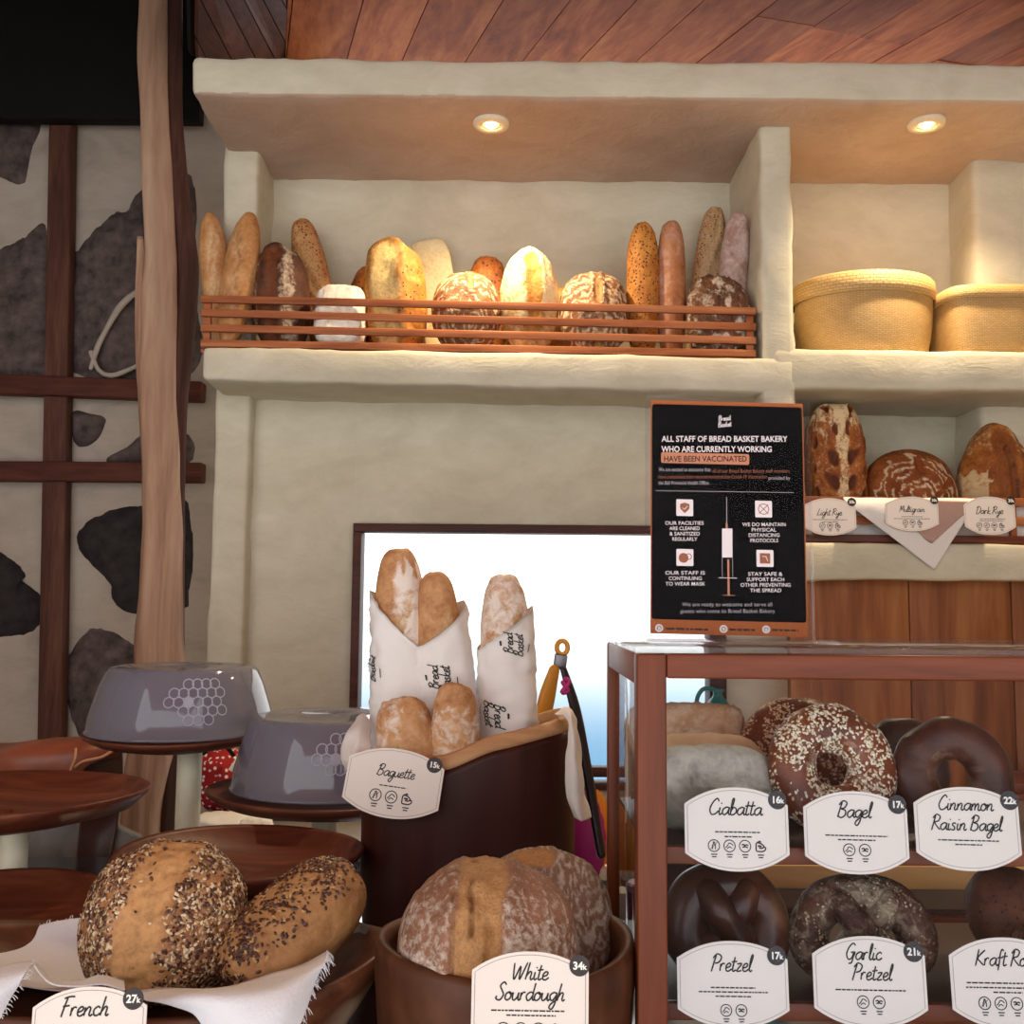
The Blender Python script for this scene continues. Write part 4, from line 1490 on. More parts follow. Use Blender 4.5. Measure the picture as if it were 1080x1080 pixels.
put('leather_arm', sheet(npc([[(86, 803, 2.15), (104, 800, 2.16), (128, 789, 2.19)], [(90, 825, 2.17), (108, 830, 2.18), (129, 820, 2.2)], [(84, 870, 2.2), (104, 880, 2.22), (124, 870, 2.22)], [(75, 960, 2.2), (95, 960, 2.2), (112, 940, 2.2)]]), 8, 8, .006, .004, 12), plain('dark_leather', '#40221b', .45, nb=.2, ns=30, var=.2), t)
put('edge_binding', sweep([W(79, 809, 2.10), W(88, 803, 2.105), (W(106, 799, 2.115)), W(118, 792, 2.13), W(127, 784, 2.145)], .0032, 8), plain('raw_leather_edge', '#c08a68', .7), t)
put('edge_binding', sweep([W(80, 790, 2.105), W(79, 800, 2.09), W(75, 810, 2.088), W(71, 822, 2.085)], .0026, 8), plain('raw_leather_edge', '#c08a68', .7), t)
M_GREYC = plain('grey_cushion_cloth', '#7d7876', .9, nb=.3, ns=200)
put('cushion', sheet(npc([[(48, 845, 2.26), (65, 845, 2.235), (86, 845, 2.26)], [(35, 900, 2.26), (52, 900, 2.225), (76, 905, 2.26)], [(18, 975, 2.25), (38, 975, 2.22), (60, 975, 2.26)]]), 8, 6, .03, .003, 9), M_GREYC, t)
put('cushion', sheet(npc([[(124, 868, 2.26), (132, 872, 2.25), (150, 880, 2.26)], [(104, 905, 2.25), (118, 910, 2.24), (140, 915, 2.26)], [(80, 950, 2.25), (100, 955, 2.24), (128, 960, 2.26)]]), 8, 6, .02, .003, 9), M_GREYC, t)
for x in (-40, 112):
    c = W(x, 900, 2.33)
    put('leg', rbox(c.x - .018, c.x + .018, c.y - .018, c.y + .018, 0, W(x, 800, 2.33).z, r=.004, seg=.3), M_WDARK, t, auto=.6)

# cake stands
def cakestand(label, cx, cy, Y, dpx, hpl, polex, polew, mat=M_PLATE, lip=.012):
    R = px(dpx, Y) / 2
    c = W(cx, cy, Y)
    z = c.z
    t = thing('cake_stand', label, 'cake stand', (c.x, Y, ZC), 'dark wooden dish stands on cream poles')
    prof = [(.001, z - hpl), (R * .62, z - hpl), (R * .86, z - hpl * .72), (R * .985, z - .008), (R, z - .002), (R * .985, z), (R * .95, z - .004), (R * .86, z - lip), (R * .5, z - lip * 1.35), (.001, z - lip * 1.4)]
    put('plate', cap_lathe(prof, (c.x, Y, 0), 72, fn=lambda p, a: Vector((p.x, p.y, p.z + .0025 * math.sin(2 * a + cx)))), mat, t)
    xp = c.x + px(polex - cx, Y)
    r = px(polew, Y) / 2
    put('pole', cap_lathe([(.001, ZC + .014), (r, ZC + .014), (r, z - hpl - .0005), (.001, z - hpl - .0005)], (xp, Y, 0), 32), M_CREAM, t, auto=.6)
    put('foot', cap_lathe([(.001, ZC + .0004), (r * 2.6, ZC + .0004), (r * 2.6, ZC + .008), (r * 2.3, ZC + .014), (.001, ZC + .0141)], (xp, Y, 0), 40), mat, t)
    return c, R, z


def lid(label, cx, Y, z, wpx, topw, hpx, rings):
    c = W(cx, 780, Y)
    R = px(wpx, Y) / 2; T = px(topw, Y) / 2; H = px(hpx, Y)
    th = .002
    t = thing('cake_dome', label, 'cake lid', (c.x, Y, z), 'smoky plastic cake covers')
    z0 = z + .0008
    prof = [(R * 1.02, z0), (R * 1.02, z0 + .004), (R, z0 + .006), (R * .985, z0 + H * .25), (T + (R - T) * .35, z0 + H * .72), (T * 1.0, z0 + H * .93), (T * .95, z0 + H * .985), (T * .88, z0 + H), (.001, z0 + H * 1.01)]
    inner = [(max(.0012, r - th), zz - th) for r, zz in reversed(prof[3:])] + [(R * .97, z0)]
    put('cover', lathe(prof + inner, (c.x, Y, 0), 80), glassy('smoky_plastic', (.72, .72, .77, 1), .05, .05, '#8f8e9e', .5, 3), t)
    parts = []
    for (u, v, r, solid) in rings:
        # honeycomb rings moulded on the flank, facing the aisle
        zz = z0 + H * v
        def prad(zq):
            pr = [(R * .985, z0 + H * .25), (T + (R - T) * .35, z0 + H * .72), (T, z0 + H * .93)]
            for (ra, za), (rb_, zb2) in zip(pr[:-1], pr[1:]):
                if zq <= zb2:
                    return ra + (rb_ - ra) * (zq - za) / (zb2 - za)
            return T
        for q in range(1):
            V, F = (disc2d(0, 0, r, 16) if solid else ring2d(0, 0, r, r * .22, 18))
            out = []
            for p in V:
                rr = prad(zz + p.y) + .0012
                a = -PI / 2 + u + p.x / rr
                out.append(Vector((c.x + rr * math.cos(a), Y + rr * math.sin(a), zz + p.y)))
            parts.append((out, F))
    if parts:
        put('honeycomb_print', join(*parts)[:2], plain('ring_print', '#a9a8bd', .5), t, smooth=False)
    return t


c1 = cakestand('tall wooden stand carrying the larger higher smoky cover', 190, 771, 1.9, 192, .026, 201, 25, lip=.004)
c2 = cakestand('wooden stand carrying the lower smoky cover beside the log basket', 346, 829, 1.78, 246, .032, 343, 26, lip=.006)
c3 = cakestand('empty wooden dish stand directly behind the two seeded loaves', 254, 896, 1.42, 252, .046, 268, 20, lip=.024)
c4 = cakestand('empty wooden dish stand before the leather chair', 15, 833, 1.5, 268, .040, 18, 27, lip=.022)
c5 = cakestand('low wooden dish stand at the bottom left beside the cloth lined dish', -32, 952, 1.27, 274, .05, -40, 30, lip=.024)
hexa = []
for i in range(5):
    for j in range(6):
        u = .16 + j * .105 + (i % 2) * .052
        v = .30 + i * .125
        if (i, j) in ((0, 0), (0, 1), (0, 5), (1, 0), (4, 0), (4, 1)): continue
        hexa.append((u, v, .0085, (i, j) == (2, 2)))
lid('upside-down tub-like smoky grey plastic cover on the tall stand', 191, 1.9, c1[2], 186, 152, 67, hexa)
hexb = [(u * .9 - .12, v, r, s) for u, v, r, s in hexa if v > .35]
lid('smoky grey plastic cover with honeycomb rings beside the baguette basket', 350, 1.78, c2[2], 200, 166, 73, hexb)

# items on the low back counter
def dots(name):
    m, nt, b = new_mat(name)
    vo = node(nt, 'ShaderNodeTexVoronoi')
    vo.inputs['Scale'].default_value = 75
    vo.inputs['Randomness'].default_value = .55
    nt.links.new(texco(nt), vo.inputs['Vector'])
    nt.links.new(ramp(nt, vo.outputs['Distance'], [(.26, lin('#f3e6e4')), (.33, lin('#a3141c'))]), b.inputs['Base Color'])
    b.inputs['Roughness'].default_value = .85
    return m


ZB = ZC - .004
def lump(x0, x1, y0, y1, Y, d, seed, amp=.12, z0=None, pw=2.6, qw=2.6, fine=.03):
    p0, p1 = W(x0, (y0 + y1) / 2, Y), W(x1, (y0 + y1) / 2, Y)
    zt_ = W((x0 + x1) / 2, y0, Y).z; zb_ = z0 if z0 is not None else W((x0 + x1) / 2, y1, Y).z
    p0.z = p1.z = (zt_ + zb_) / 2
    return bread_mesh(p0, p1, zt_ - zb_, d, face=(0, -1, 0), U=40, Vn=36, pw=pw, qw=qw, amp=amp, freq=2.5, fine=fine, seed=seed, flat_back=0)


t = thing('polka_dot_cloth', 'crumpled red cloth with white polka dots behind the tall cover', 'cloth', W(236, 862, 2.42).to_2d().to_3d() + Vector((0, 0, ZB)))
V, F, M_ = lump(208, 262, 787, 868, 2.44, .15, 4, .10, ZB + .022)
put('cloth_body', (V, F), dots('red_polka'), t)
V, F, M_ = lump(240, 276, 832, 862, 2.38, .1, 9, .14, ZB + .024)
put('cloth_fold', (V, F), dots('red_polka_fold'), t)
put('white_tag', bar(W(243, 813, 2.335), W(254, 797, 2.345), .012, .002, up=Vector((0, 0, 1))), M_WHITE, t, auto=.6)
put('black_trim', sweep([W(210, 798, 2.36), W(222, 789, 2.36), W(236, 786, 2.36), W(246, 796, 2.36)], .005, 8), M_BLACK, t)
V, F, M_ = lump(205, 268, 858, 879, 2.3, .12, 14, .12, ZB + .0008, pw=3.2)
tag(put('folded_towel', (V, F), M_CLOTH), 'folded off-white towel lying under the polka dot cloth', 'towel')
V, F, M_ = lump(252, 288, 862, 881, 2.24, .06, 16, .16, ZB + .0008)
tag(put('rolled_towel', (V, F), M_CLOTH), 'small rolled off-white towel in front of the steel flask', 'towel')
fx = W(288, 860, 2.45)
t = thing('steel_flask', 'short steel flask with black lid on the back counter', 'flask', (fx.x, 2.47, ZB))
put('flask_body', cap_lathe([(.001, ZB + .0005), (.032, ZB + .0005), (.033, ZB + .05), (.03, ZB + .065), (.001, ZB + .0651)], (fx.x, 2.47, 0), 36), M_STEELD, t, auto=.6)
put('flask_lid', cap_lathe([(.001, ZB + .0655), (.034, ZB + .0655), (.034, ZB + .088), (.028, ZB + .095), (.001, ZB + .0951)], (fx.x, 2.47, 0), 36), M_BLACK, t, auto=.6)
bx = W(312, 860, 2.48)
t = thing('coffee_machine', 'dark steel appliance behind the lower smoky cover', 'appliance', (bx.x, 2.48, ZB))
put('appliance_body', rbox(bx.x - .028, bx.x + .03, 2.43, 2.54, ZB + .0005, ZB + .12, r=.008, seg=.1), M_STEELD, t, auto=.6)
put('appliance_front', rbox(bx.x - .02, bx.x + .022, 2.424, 2.4295, ZB + .02, ZB + .09, r=.003, seg=.1), M_BLACK, t, auto=.6)
cx = W(372, 862, 2.5)
t = thing('storage_box', 'black plastic box at the rear of the back counter left of the log', 'box', (cx.x, 2.5, ZB))
put('box_body', rbox(cx.x - .045, cx.x + .05, 2.44, 2.55, ZB + .0005, ZB + .07, r=.006, seg=.1), M_BLACK, t, auto=.6)
put('box_lid', rbox(cx.x - .048, cx.x + .053, 2.437, 2.553, ZB + .0705, ZB + .08, r=.004, seg=.1), plain('charcoal_plastic', '#2a2a30', .4), t, auto=.6)

# teal jug on the sill
jz = zw0 + .0165
jc = W(757, 740, 2.53)
t = thing('teal_jug', 'teal glazed jug with a looped handle seen through the case', 'jug', (jc.x, 2.53, ZB))
u = 2.53 / FL
zj = jc.z
put('jug_body', cap_lathe([(.001, ZB + .0005), (.05, ZB + .0005), (.068, ZB + .06), (.07, ZB + .12), (.05, zj - .03), (.03, zj - .008), (.013, zj + .012), (.010, zj + .022), (.017, zj + .03), (.001, zj + .0301)], (jc.x, 2.53, 0), 40), plain('teal_glaze', '#1f6f70', .3), t)
put('handle', sweep([(jc.x - .012, 2.53, zj + .03), (jc.x - .035, 2.53, zj + .03), (jc.x - .05, 2.53, zj + .008), (jc.x - .048, 2.53, zj - .018), (jc.x - .03, 2.53, zj - .03)], .0055, 10), plain('teal_glaze', '#1f6f70', .3), t)

# scalloped bright things and boxes between log and case
def scallop(label, cx, cy, wpx, hpx, Y, col, name='oven_mitt', teeth=9, face=0):
    a, b = px(wpx, Y) / 2, px(hpx, Y) / 2
    c = W(cx, cy, Y)
    V, F = [], []
    n = 96
    rings = 10
    for s in (1, -1):
        for k in range(rings + 1):
            f = 1 - k / rings
            for i in range(n):
                th = 2 * PI * i / n
                r = (1 + .05 * abs(math.sin(teeth * th)) * f ** 3)
                x = a * f * r * math.cos(th); z = b * f * r * math.sin(th)
                z += .18 * b * (1 - (x / a) ** 2) * f * (1 if math.sin(th) > .3 else 0)
                V.append(c + Vector((x, -s * .018 * (1 - f ** 2.2), z)))
    R = rings + 1
    for s in (0, 1):
        for k in range(rings):
            for i in range(n):
                j = (i + 1) % n
                q = ((s * R + k) * n + i, (s * R + k) * n + j, (s * R + k + 1) * n + j, (s * R + k + 1) * n + i)
                F.append(q if s else tuple(reversed(q)))
    return V, F


YG = 1.93
for lab, cx, cy, w_, h_, Y, hexc, nm in (('magenta scalloped silicone mitt beside the log basket', 617, 888, 42, 84, 1.86, '#b01678', 'magenta'),
                                         ('orange scalloped silicone mitt half behind the magenta one', 630, 880, 26, 74, 1.93, '#e08a12', 'orange'),
                                         ('orange scalloped silicone mitt seen between the two left case posts', 664, 885, 30, 76, 1.93, '#e08a12', 'orange')):
    o = put('oven_mitt', scallop(lab, cx, cy, w_, h_, Y, hexc), plain('mitt_' + nm, hexc, .5, nb=.1), base=(W(cx, cy, Y).x, Y, ZC))
    tag(o, lab, 'mitt', 'silicone mitts on the counter')
for i, (x0, x1, y0, Y) in enumerate(((604, 628, 918, 1.87), (622, 640, 910, 1.935), (655, 673, 914, 1.935))):
    c = W((x0 + x1) / 2, y0, Y)
    o = put('mitt_stand', rbox(c.x - .016, c.x + .016, Y - .02, Y + .02, ZC + .0004, c.z - .004 if c.z - .004 > ZC + .01 else ZC + .012, r=.003, seg=.1), M_CREAM)
    tag(o, ('cream block under the magenta mitt', 'cream block under the orange mitt near the log', 'cream block under the orange mitt between the posts')[i], 'stand', 'blocks under the mitts')
YM2 = 1.56
c0, c1_ = W(661, 960, YM2), W(690, 960, YM2)
t = thing('magenta_tin', 'dark magenta tin standing beside the case behind the sourdough', 'tin', ((c0.x + c1_.x) / 2, YM2, ZC))
ztin = W(670, 930, YM2).z
rt = (c1_.x - c0.x) / 2
put('tin_body', cap_lathe([(.001, ZC + .0005), (rt, ZC + .0005), (rt, ztin - .012), (.001, ztin - .012)], (t.location.x, YM2, 0), 36), plain('magenta_paint', '#6d1236', .4), t, auto=.6)
put('tin_lid', cap_lathe([(.001, ztin - .0118), (rt * 1.04, ztin - .0118), (rt * 1.04, ztin - .003), (rt * .9, ztin), (.001, ztin)], (t.location.x, YM2, 0), 36), plain('magenta_lid', '#b58496', .35), t, auto=.6)
c = W(653, 950, 1.7)
o = put('white_carton', rbox(c.x - .014, c.x + .012, 1.68, 1.72, ZC + .0005, W(653, 938, 1.7).z, r=.003, seg=.1), M_WHITE, auto=.6)
tag(o, 'small white carton between the log basket and the rear case post', 'carton')
#PART5
# ================================================================== LOG BASKET WITH BAGUETTES
YL = 1.5
lc = W(492, 900, YL)
LR, LSQ = px(220, YL) / 2, .62
t = thing('log_basket', 'deep hollow log basket with a slanting pale rim holding baguettes', 'basket', (lc.x, YL, ZC))
ctrlz = [(-1.0, W(383, 800, 1.44).z), (-.75, W(400, 798, 1.42).z), (-.2, W(470, 795, 1.41).z), (.3, W(525, 776, 1.42).z), (1.0, W(602, 752, 1.46).z)]


def rimz(u):
    u = max(-1, min(1, u))
    for (a, za), (b, zb_) in zip(ctrlz[:-1], ctrlz[1:]):
        if u <= b:
            k = (u - a) / (b - a)
            k = k * k * (3 - 2 * k) * .5 + k * .5
            return za + (zb_ - za) * k
    return ctrlz[-1][1]


def shell(rows, n=96):
    """rows: list of (radius scale, z mode) -> loop closed around; z mode ('abs', z) or ('rim', dz)"""
    V, F = [], []
    m = len(rows)
    for i in range(n):
        a = 2 * PI * i / n
        k = (abs(math.cos(a)) ** 2.3 + abs(math.sin(a)) ** 2.3) ** (-1 / 2.3)
        for (s, md, dz) in rows:
            wob = 1 + .012 * math.sin(3 * a + 1) + .008 * math.sin(7 * a)
            x = LR * s * k * math.cos(a) * wob
            y = LR * s * LSQ * k * math.sin(a) * wob
            z = ZC + dz if md == 'abs' else rimz(x / LR) + dz + .003 * math.sin(4 * a)
            if md == 'abs' and dz < .05: x *= .97; y *= .97
            V.append(Vector((lc.x + x, YL + y, z)))
    for i in range(n):
        j = (i + 1) % n
        for q in range(m - 1):
            F.append((i * m + q, j * m + q, j * m + q + 1, i * m + q + 1))
    return V, F


put('log_body', shell([(.001, 'abs', .0006), (.9, 'abs', .0006), (.985, 'abs', .01), (1.0, 'abs', .12), (1.0, 'rim', -.03), (.995, 'rim', -.021), (.86, 'rim', -.021), (.82, 'abs', .03), (.001, 'abs', .028)]), M_LOG, t)
put('sapwood_rim', shell([(.93, 'rim', -.0205), (.996, 'rim', -.0205), (.99, 'rim', -.014), (.95, 'rim', -.004), (.9, 'rim', 0), (.868, 'rim', -.002), (.858, 'rim', -.012), (.86, 'rim', -.0205), (.93, 'rim', -.0205)]), M_SAP, t)

B_BAG = breadmat('crust_baguette', '#99623a', '#c39062', '#d6ab7e', '#e0c296', '#ede3da', fscale=55, nscale=22, bumpk=.35)


def tall(label, top, bot, w, Y, seed, fl, Yb=None, dz=None):
    p1 = W(top[0], top[1], Y); p0 = W(bot[0], 860, Yb or Y)
    p0 = Vector((p0.x, Yb or Y, ZC + .04))
    d = (p1 - p0).normalized()
    k = (p1.z - p0.z)
    return bread('baguette', label, B_BAG, p0, p1, px(w, Y), .064, 'baguettes in the log basket', face=(0, -1, .1), pw=3.5, seed=seed, U=72, Vn=44, amp=.025,
                 cuts=[dict(pts=[(.42, .5, .8), (.58, -.1, 1), (.70, -.5, .7)], w=.09, depth=.05, lip=.05, crumb=.5)],
                 flour=fl)[0], p0, p1


def sleeve(label, p0, p1, w, d, zcut, seed, logos):
    """paper tube round the baguette; zcut(phi) gives the top height as a share of the axis"""
    X = (p1 - p0); L = X.length; X.normalize()
    Z = Vector((0, -1, .1)); Z = (Z - X * Z.dot(X)).normalized()
    Y_ = Z.cross(X)
    n, m = 84, 56
    def surf(s, ph, off):
        e = (abs(math.cos(ph)) ** 2.2 + abs(math.sin(ph)) ** 2.2) ** (-1 / 2.2)
        cr = .0042 * nz((s * 9 * L * 10, math.cos(ph) * 2, math.sin(ph) * 2), 1.0, seed) + .0016 * nz((s * L * 60, ph * 3, 0), .7, seed + 2)
        return p0 + X * (s * L) + Y_ * ((w / 2 * e + off + cr) * math.cos(ph)) + Z * ((d / 2 * e + off + cr) * math.sin(ph))
    V, F = [], []
    for lay in (0, 1):
        for i in range(n):
            ph = 2 * PI * i / n
            for k in range(m):
                s = .06 + (zcut(ph) - .06) * k / (m - 1)
                V.append(surf(s, ph, .0055 if lay else .0047))
    for lay in (0, 1):
        for i in range(n):
            j = (i + 1) % n
            for k in range(m - 1):
                q = (lay * n * m + i * m + k, lay * n * m + j * m + k, lay * n * m + j * m + k + 1, lay * n * m + i * m + k + 1)
                F.append(q if not lay else tuple(reversed(q)))
    for i in range(n):
        j = (i + 1) % n
        for k in (0, m - 1):
            F.append((i * m + k, n * m + i * m + k, n * m + j * m + k, j * m + k))
    o = put('paper_sleeve', (V, F), M_PAPER)
    tag(o, label, 'paper sleeve', 'printed paper sleeves')
    for (s0, ph0, size, flip) in logos:
        a = script2d('Bread', .24, .15); b = script2d('Basket', .24, .15)
        vf = join(xf2(a, size, 0, size * 1.0), xf2(b, size, -size * .6, -size * 1.25))[:2]
        v2 = join(vf, xf2(rect2d(1.8 * size, 3.5 * size, 3.0 * size, 3.9 * size), 1), xf2(rect2d(.6 * size, -2.7 * size, 2.6 * size, -2.5 * size), 1))[:2]
        out = []
        R = (w + d) / 4 + .004
        mid = 2.6 * size
        for q in v2[0]:
            u, v = (q.x - mid), q.y
            if flip: u, v = -u, -v
            u2 = u + v * .12
            ph = ph0 - v / R
            out.append(surf(s0 + u2 / L, ph, .0072))
        put('printed_logo', (out, v2[1]), M_INK, o, smooth=False)
    return o


fl1 = lambda q: .75 * sstep(.3, -.2, q.y) * sstep(.98, .85, q.x) + .12
b1, p0, p1 = tall('tallest baguette in a paper sleeve at the left of the log basket', (421, 579), (424, 860), 58, 1.535, 31, fl1)
sleeve('white paper sleeve round the tallest baguette at the left', p0, p1, px(53, 1.535), .066, lambda ph: .80 + .085 * math.cos(ph) - .015 * math.sin(ph), 1, [(.68, .55, .0066, False)])
b2, p0, p1 = tall('middle sleeved baguette tilting behind the tallest one', (458, 603), (492, 860), 50, 1.525, 32, lambda q: .15)
p0 += Vector((.012, 0, 0))
sleeve('white paper sleeve with upright print round the middle baguette', p0, p1, px(52, 1.525), .066, lambda ph: .85 - .05 * math.cos(ph) - .03 * math.sin(ph), 2, [(.70, 1.55, .0066, False)])
b3, p0, p1 = tall('floury sleeved baguette standing apart at the right of the log basket', (531, 606), (545, 860), 56, 1.52, 33, lambda q: .62)
sleeve('crumpled white paper sleeve round the floury right baguette', p0, p1, px(53, 1.52), .066, lambda ph: .845 - .06 * math.cos(ph) - .01 * math.sin(ph), 3, [(.80, 1.95, .0058, False), (.60, .95, .0066, True)])
for lab, top, botx, w_, Y, sd, fl in (('short floury baguette end leaning left at the log rim', (424, 735), 452, 66, 1.446, 34, lambda q: .45 if q.y > 0 else .25),
                                      ('short browned baguette end beside the left floury one', (480, 721), 480, 55, 1.448, 35, lambda q: .5 if q.x < .8 else .15)):
    q1 = W(top[0], top[1], Y); q0 = W(botx, 870, Y); q0.y = Y; q0.z = ZC + .04
    bread('baguette', lab, B_BAG, q0, q1, px(w_, Y), .056, 'unwrapped baguettes in the log basket', face=(0, -1, .15), pw=3.6, seed=sd, U=56, Vn=44, amp=.05, flour=fl)

# cloths over the log rim
o = put('basket_liner', sheet([[W(x, y, Y) for x, y, Y in r] for r in [
    [(392, 760, 1.50), (384, 752, 1.50), (377, 757, 1.50)], [(392, 775, 1.455), (378, 770, 1.44), (365, 772, 1.45)], [(390, 795, 1.43), (372, 800, 1.40), (360, 792, 1.44)], [(385, 808, 1.42), (373, 812, 1.395), (364, 812, 1.42)]]], 8, 8, .0015, .005, 40), M_CLOTH)
tag(o, 'crumpled white liner cloth poking over the left log rim', 'cloth')
o = put('basket_liner', sheet([[W(x, y, Y) for x, y, Y in r] for r in [
    [(585, 753, 1.47), (595, 747, 1.47), (603, 752, 1.48)], [(598, 760, 1.42), (603, 756, 1.42), (608, 765, 1.44)], [(598, 800, 1.41), (606, 800, 1.40), (612, 800, 1.43)], [(600, 840, 1.41), (609, 845, 1.40), (617, 838, 1.43)], [(606, 862, 1.41), (614, 866, 1.40), (622, 862, 1.43)]]], 8, 7, .0015, .006, 40), M_CLOTH)
tag(o, 'strip of white liner cloth hanging down the right of the log', 'cloth')

# tongs standing behind the log
YT = 1.62
t = thing('tongs', 'long yellow handled serving tongs leaning behind the log basket', 'tongs', (W(600, 900, YT).x, YT, ZC))
M_YEL = plain('ochre_silicone', '#dc9a35', .45)
cl_ = W(593, 683, YT)
put('hanging_loop', sweep([cl_ + Vector((.0085 * math.cos(k * PI / 5), 0, .0105 * math.sin(k * PI / 5))) for k in range(10)], .004, 10, closed=True), M_YEL, t)
put('hinge', bar(W(592, 690, YT), W(590, 704, YT), .02, .014), M_STEELD, t, auto=.6)
put('arm', sweep([W(588, 700, YT), W(580, 730, YT), W(572, 760, YT), W(560, 830, YT)], [.006, .011, .011, .008], 10, flat=.6), plain('tong_steel', '#3b3234', .35, .7), t)
put('arm', sweep([W(593, 702, YT), W(606, 745, YT), W(617, 800, YT), W(634, 900, YT)], [.006, .010, .010, .009], 10, flat=.6), plain('tong_steel', '#3b3234', .35, .7), t)
put('grip', sweep([W(584, 708, YT - .008), W(577, 735, YT - .008), W(571, 765, YT - .008)], [.011, .0165, .016], 12, flat=.5), M_YEL, t)
put('pink_clip', sweep([W(594, 720, YT - .004), W(599, 728, YT - .004), W(593, 730, YT - .004), W(600, 720, YT - .004), W(596, 716, YT - .004)], .004, 8), plain('pink_plastic', '#c01f7e', .4), t)

card('white card lettered Baguette clipped on the front of the log', (415, 826), 100, 70, 1.385, [('Baguette', .01, .09, .105)], [(-.05, -.14, .14)], 'bcx', '15k', rolld=7.5, lean=14, badge=(.39, .34), icon_y=-.2, icon_r=.085)

# ================================================================== SOURDOUGH BOWL
YB = 1.0
bcn = W(533, 986, YB)
R = px(264, YB) / 2
zr_ = bcn.z
t = thing('wooden_bowl', 'deep round wooden bowl holding two floury sourdough loaves', 'bowl', (bcn.x, YB, ZC))
prof = [(.001, ZC + .0005), (R * .82, ZC + .0005), (R * .86, ZC + .01), (R * .95, ZC + .08), (R, zr_ - .03), (R, zr_ - .008), (R * .985, zr_ - .001), (R * .95, zr_), (R * .90, zr_ - .003), (R * .885, zr_ - .01), (R * .87, ZC + .11), (R * .6, ZC + .095), (.001, ZC + .093)]
put('bowl_body', cap_lathe(prof, (bcn.x, YB, 0), 96, fn=lambda p, a: Vector((p.x, p.y, p.z + (.004 * math.sin(2 * a + .6) if p.z > zr_ - .04 else 0)))), M_BOWL, t)
B_SOUR = breadmat('crust_sourdough', '#64402e', '#8a5f48', '#a07660', '#b98a5a', '#d8cec2', fscale=170, fk=.8, nscale=16, bumpk=.5)
B_SOUR2 = breadmat('crust_sourdough_rings', '#65473a', '#876653', '#9c7e6a', '#b57f4c', '#cfc2b5', fscale=150, fk=.75, nscale=16, bumpk=.5)
zfl = ZC + .097


def big(name, label, mat, p0, p1, w_, d_, **kw):
    return bread(name, label, mat, p0, p1, w_, d_, **kw)


Ys = .975
q0, q1 = W(420, 960, Ys), W(610, 960, Ys)
ztop = W(512, 908, Ys).z
hh = ztop - zfl
q0.z = q1.z = zfl + hh / 2
big('sourdough_loaf', 'front round floured sourdough with a torn golden middle', B_SOUR, q0, q1, hh, .165, group='sourdough loaves in the bowl', face=(0, -1, .45), U=110, Vn=96, pw=2.25, seed=41, amp=.035, fine=.006,
    cuts=[dict(pts=[(-.05, .98, .15), (-.06, .55, .8), (-.08, .0, 1), (-.1, -.6, .8)], w=.27, depth=.03, lip=.05, rise=.05, crumb=1),
          dict(pts=[(-.16, .9, .3), (-.17, .5, .85), (-.15, .1, 1)], w=.045, depth=.07, lip=0.03, crumb=.5, crack_dark=.4, jag=.13), dict(pts=[(-.36, .5, .8), (-.34, .05, 1), (-.36, -.5, .8)], w=.035, depth=.05, lip=0, crumb=.5, crack_dark=.3, jag=.13), dict(pts=[(.04, .1, 1), (.02, -.3, .95), (.06, -.6, .8)], w=.06, depth=.05, lip=.02, crumb=.8, jag=.15)],
    flour=lambda q: .1 + (.47 + .16 * math.sin(48 * ((q.x + .08) ** 2 + (q.y - .2) ** 2) ** .5 + 2 * nz(q, 3, 2))) * (.8 - .3 * sstep(.2, .7, q.y)) + .35 * sstep(.15, -.2, q.y) * sstep(.12, .2, q.x) * sstep(.62, .5, q.x) + .22 * sstep(.1, -.4, q.y) * sstep(-.4, -.6, q.x))
Ys2 = 1.068
q0, q1 = W(505, 945, Ys2), W(645, 945, Ys2)
ztop = W(580, 894, Ys2).z
hh = ztop - zfl - .004
q0.z = q1.z = zfl + .004 + hh / 2
q1.y -= .015
big('sourdough_loaf', 'rear ridged sourdough with a cracked golden crest', B_SOUR2, q0, q1, hh, .085, group='sourdough loaves in the bowl', face=(.1, -1, .5), U=96, Vn=80, pw=2.3, seed=42, amp=.03, fine=.004,
    cuts=[dict(pts=[(-.8, .6, .5), (-.4, .8, .55), (-.1, .78, .6)], w=.26, depth=.02, lip=.07, rise=.05)],
    flour=lambda q: .46 + .30 * math.sin(52 * (q.x * .9 - .5 * q.y + .25 * q.y * q.y) + 2.5 * nz(q, 3, 2)))
o = put('wood_shavings', join(*[bar(W(606 + 3.4 * i, 1003 - .9 * i + (i % 2), .93) , W(609 + 3.4 * i, 999 - .9 * i - (i % 3), .93), .004, .002) for i in range(9)])[:2], M_CLOTH) if False else None

card('white card lettered White Sourdough fixed to the round bowl', (559, 1053), 119, 90, .865, [('White', .005, .20, .12), ('Sourdough', 0, -.02, .12)], [(-.13, -.33, .3), (-.18, -.2, .22)], 'bcex', '34k', rolld=.5, lean=4, badge=(.42, .36), icon_y=-.33, icon_r=.072)

# ================================================================== CLOTH LINED DISH WITH SEEDED LOAVES
YS = 1.03
dc = W(150, 1030, YS)
DA, DB = px(480, YS) / 2, .148
zdr = 1.098


def leaf(p, a):
    c, s = math.cos(a), math.sin(a)
    k = 1 + .06 * abs(c) ** 8
    z = p.z + (.024 * abs(c) ** 4 if p.z > ZC + .09 else 0) + (.004 * math.sin(3 * a) if p.z > ZC + .11 else 0)
    return Vector((p.x * k, p.y, z))


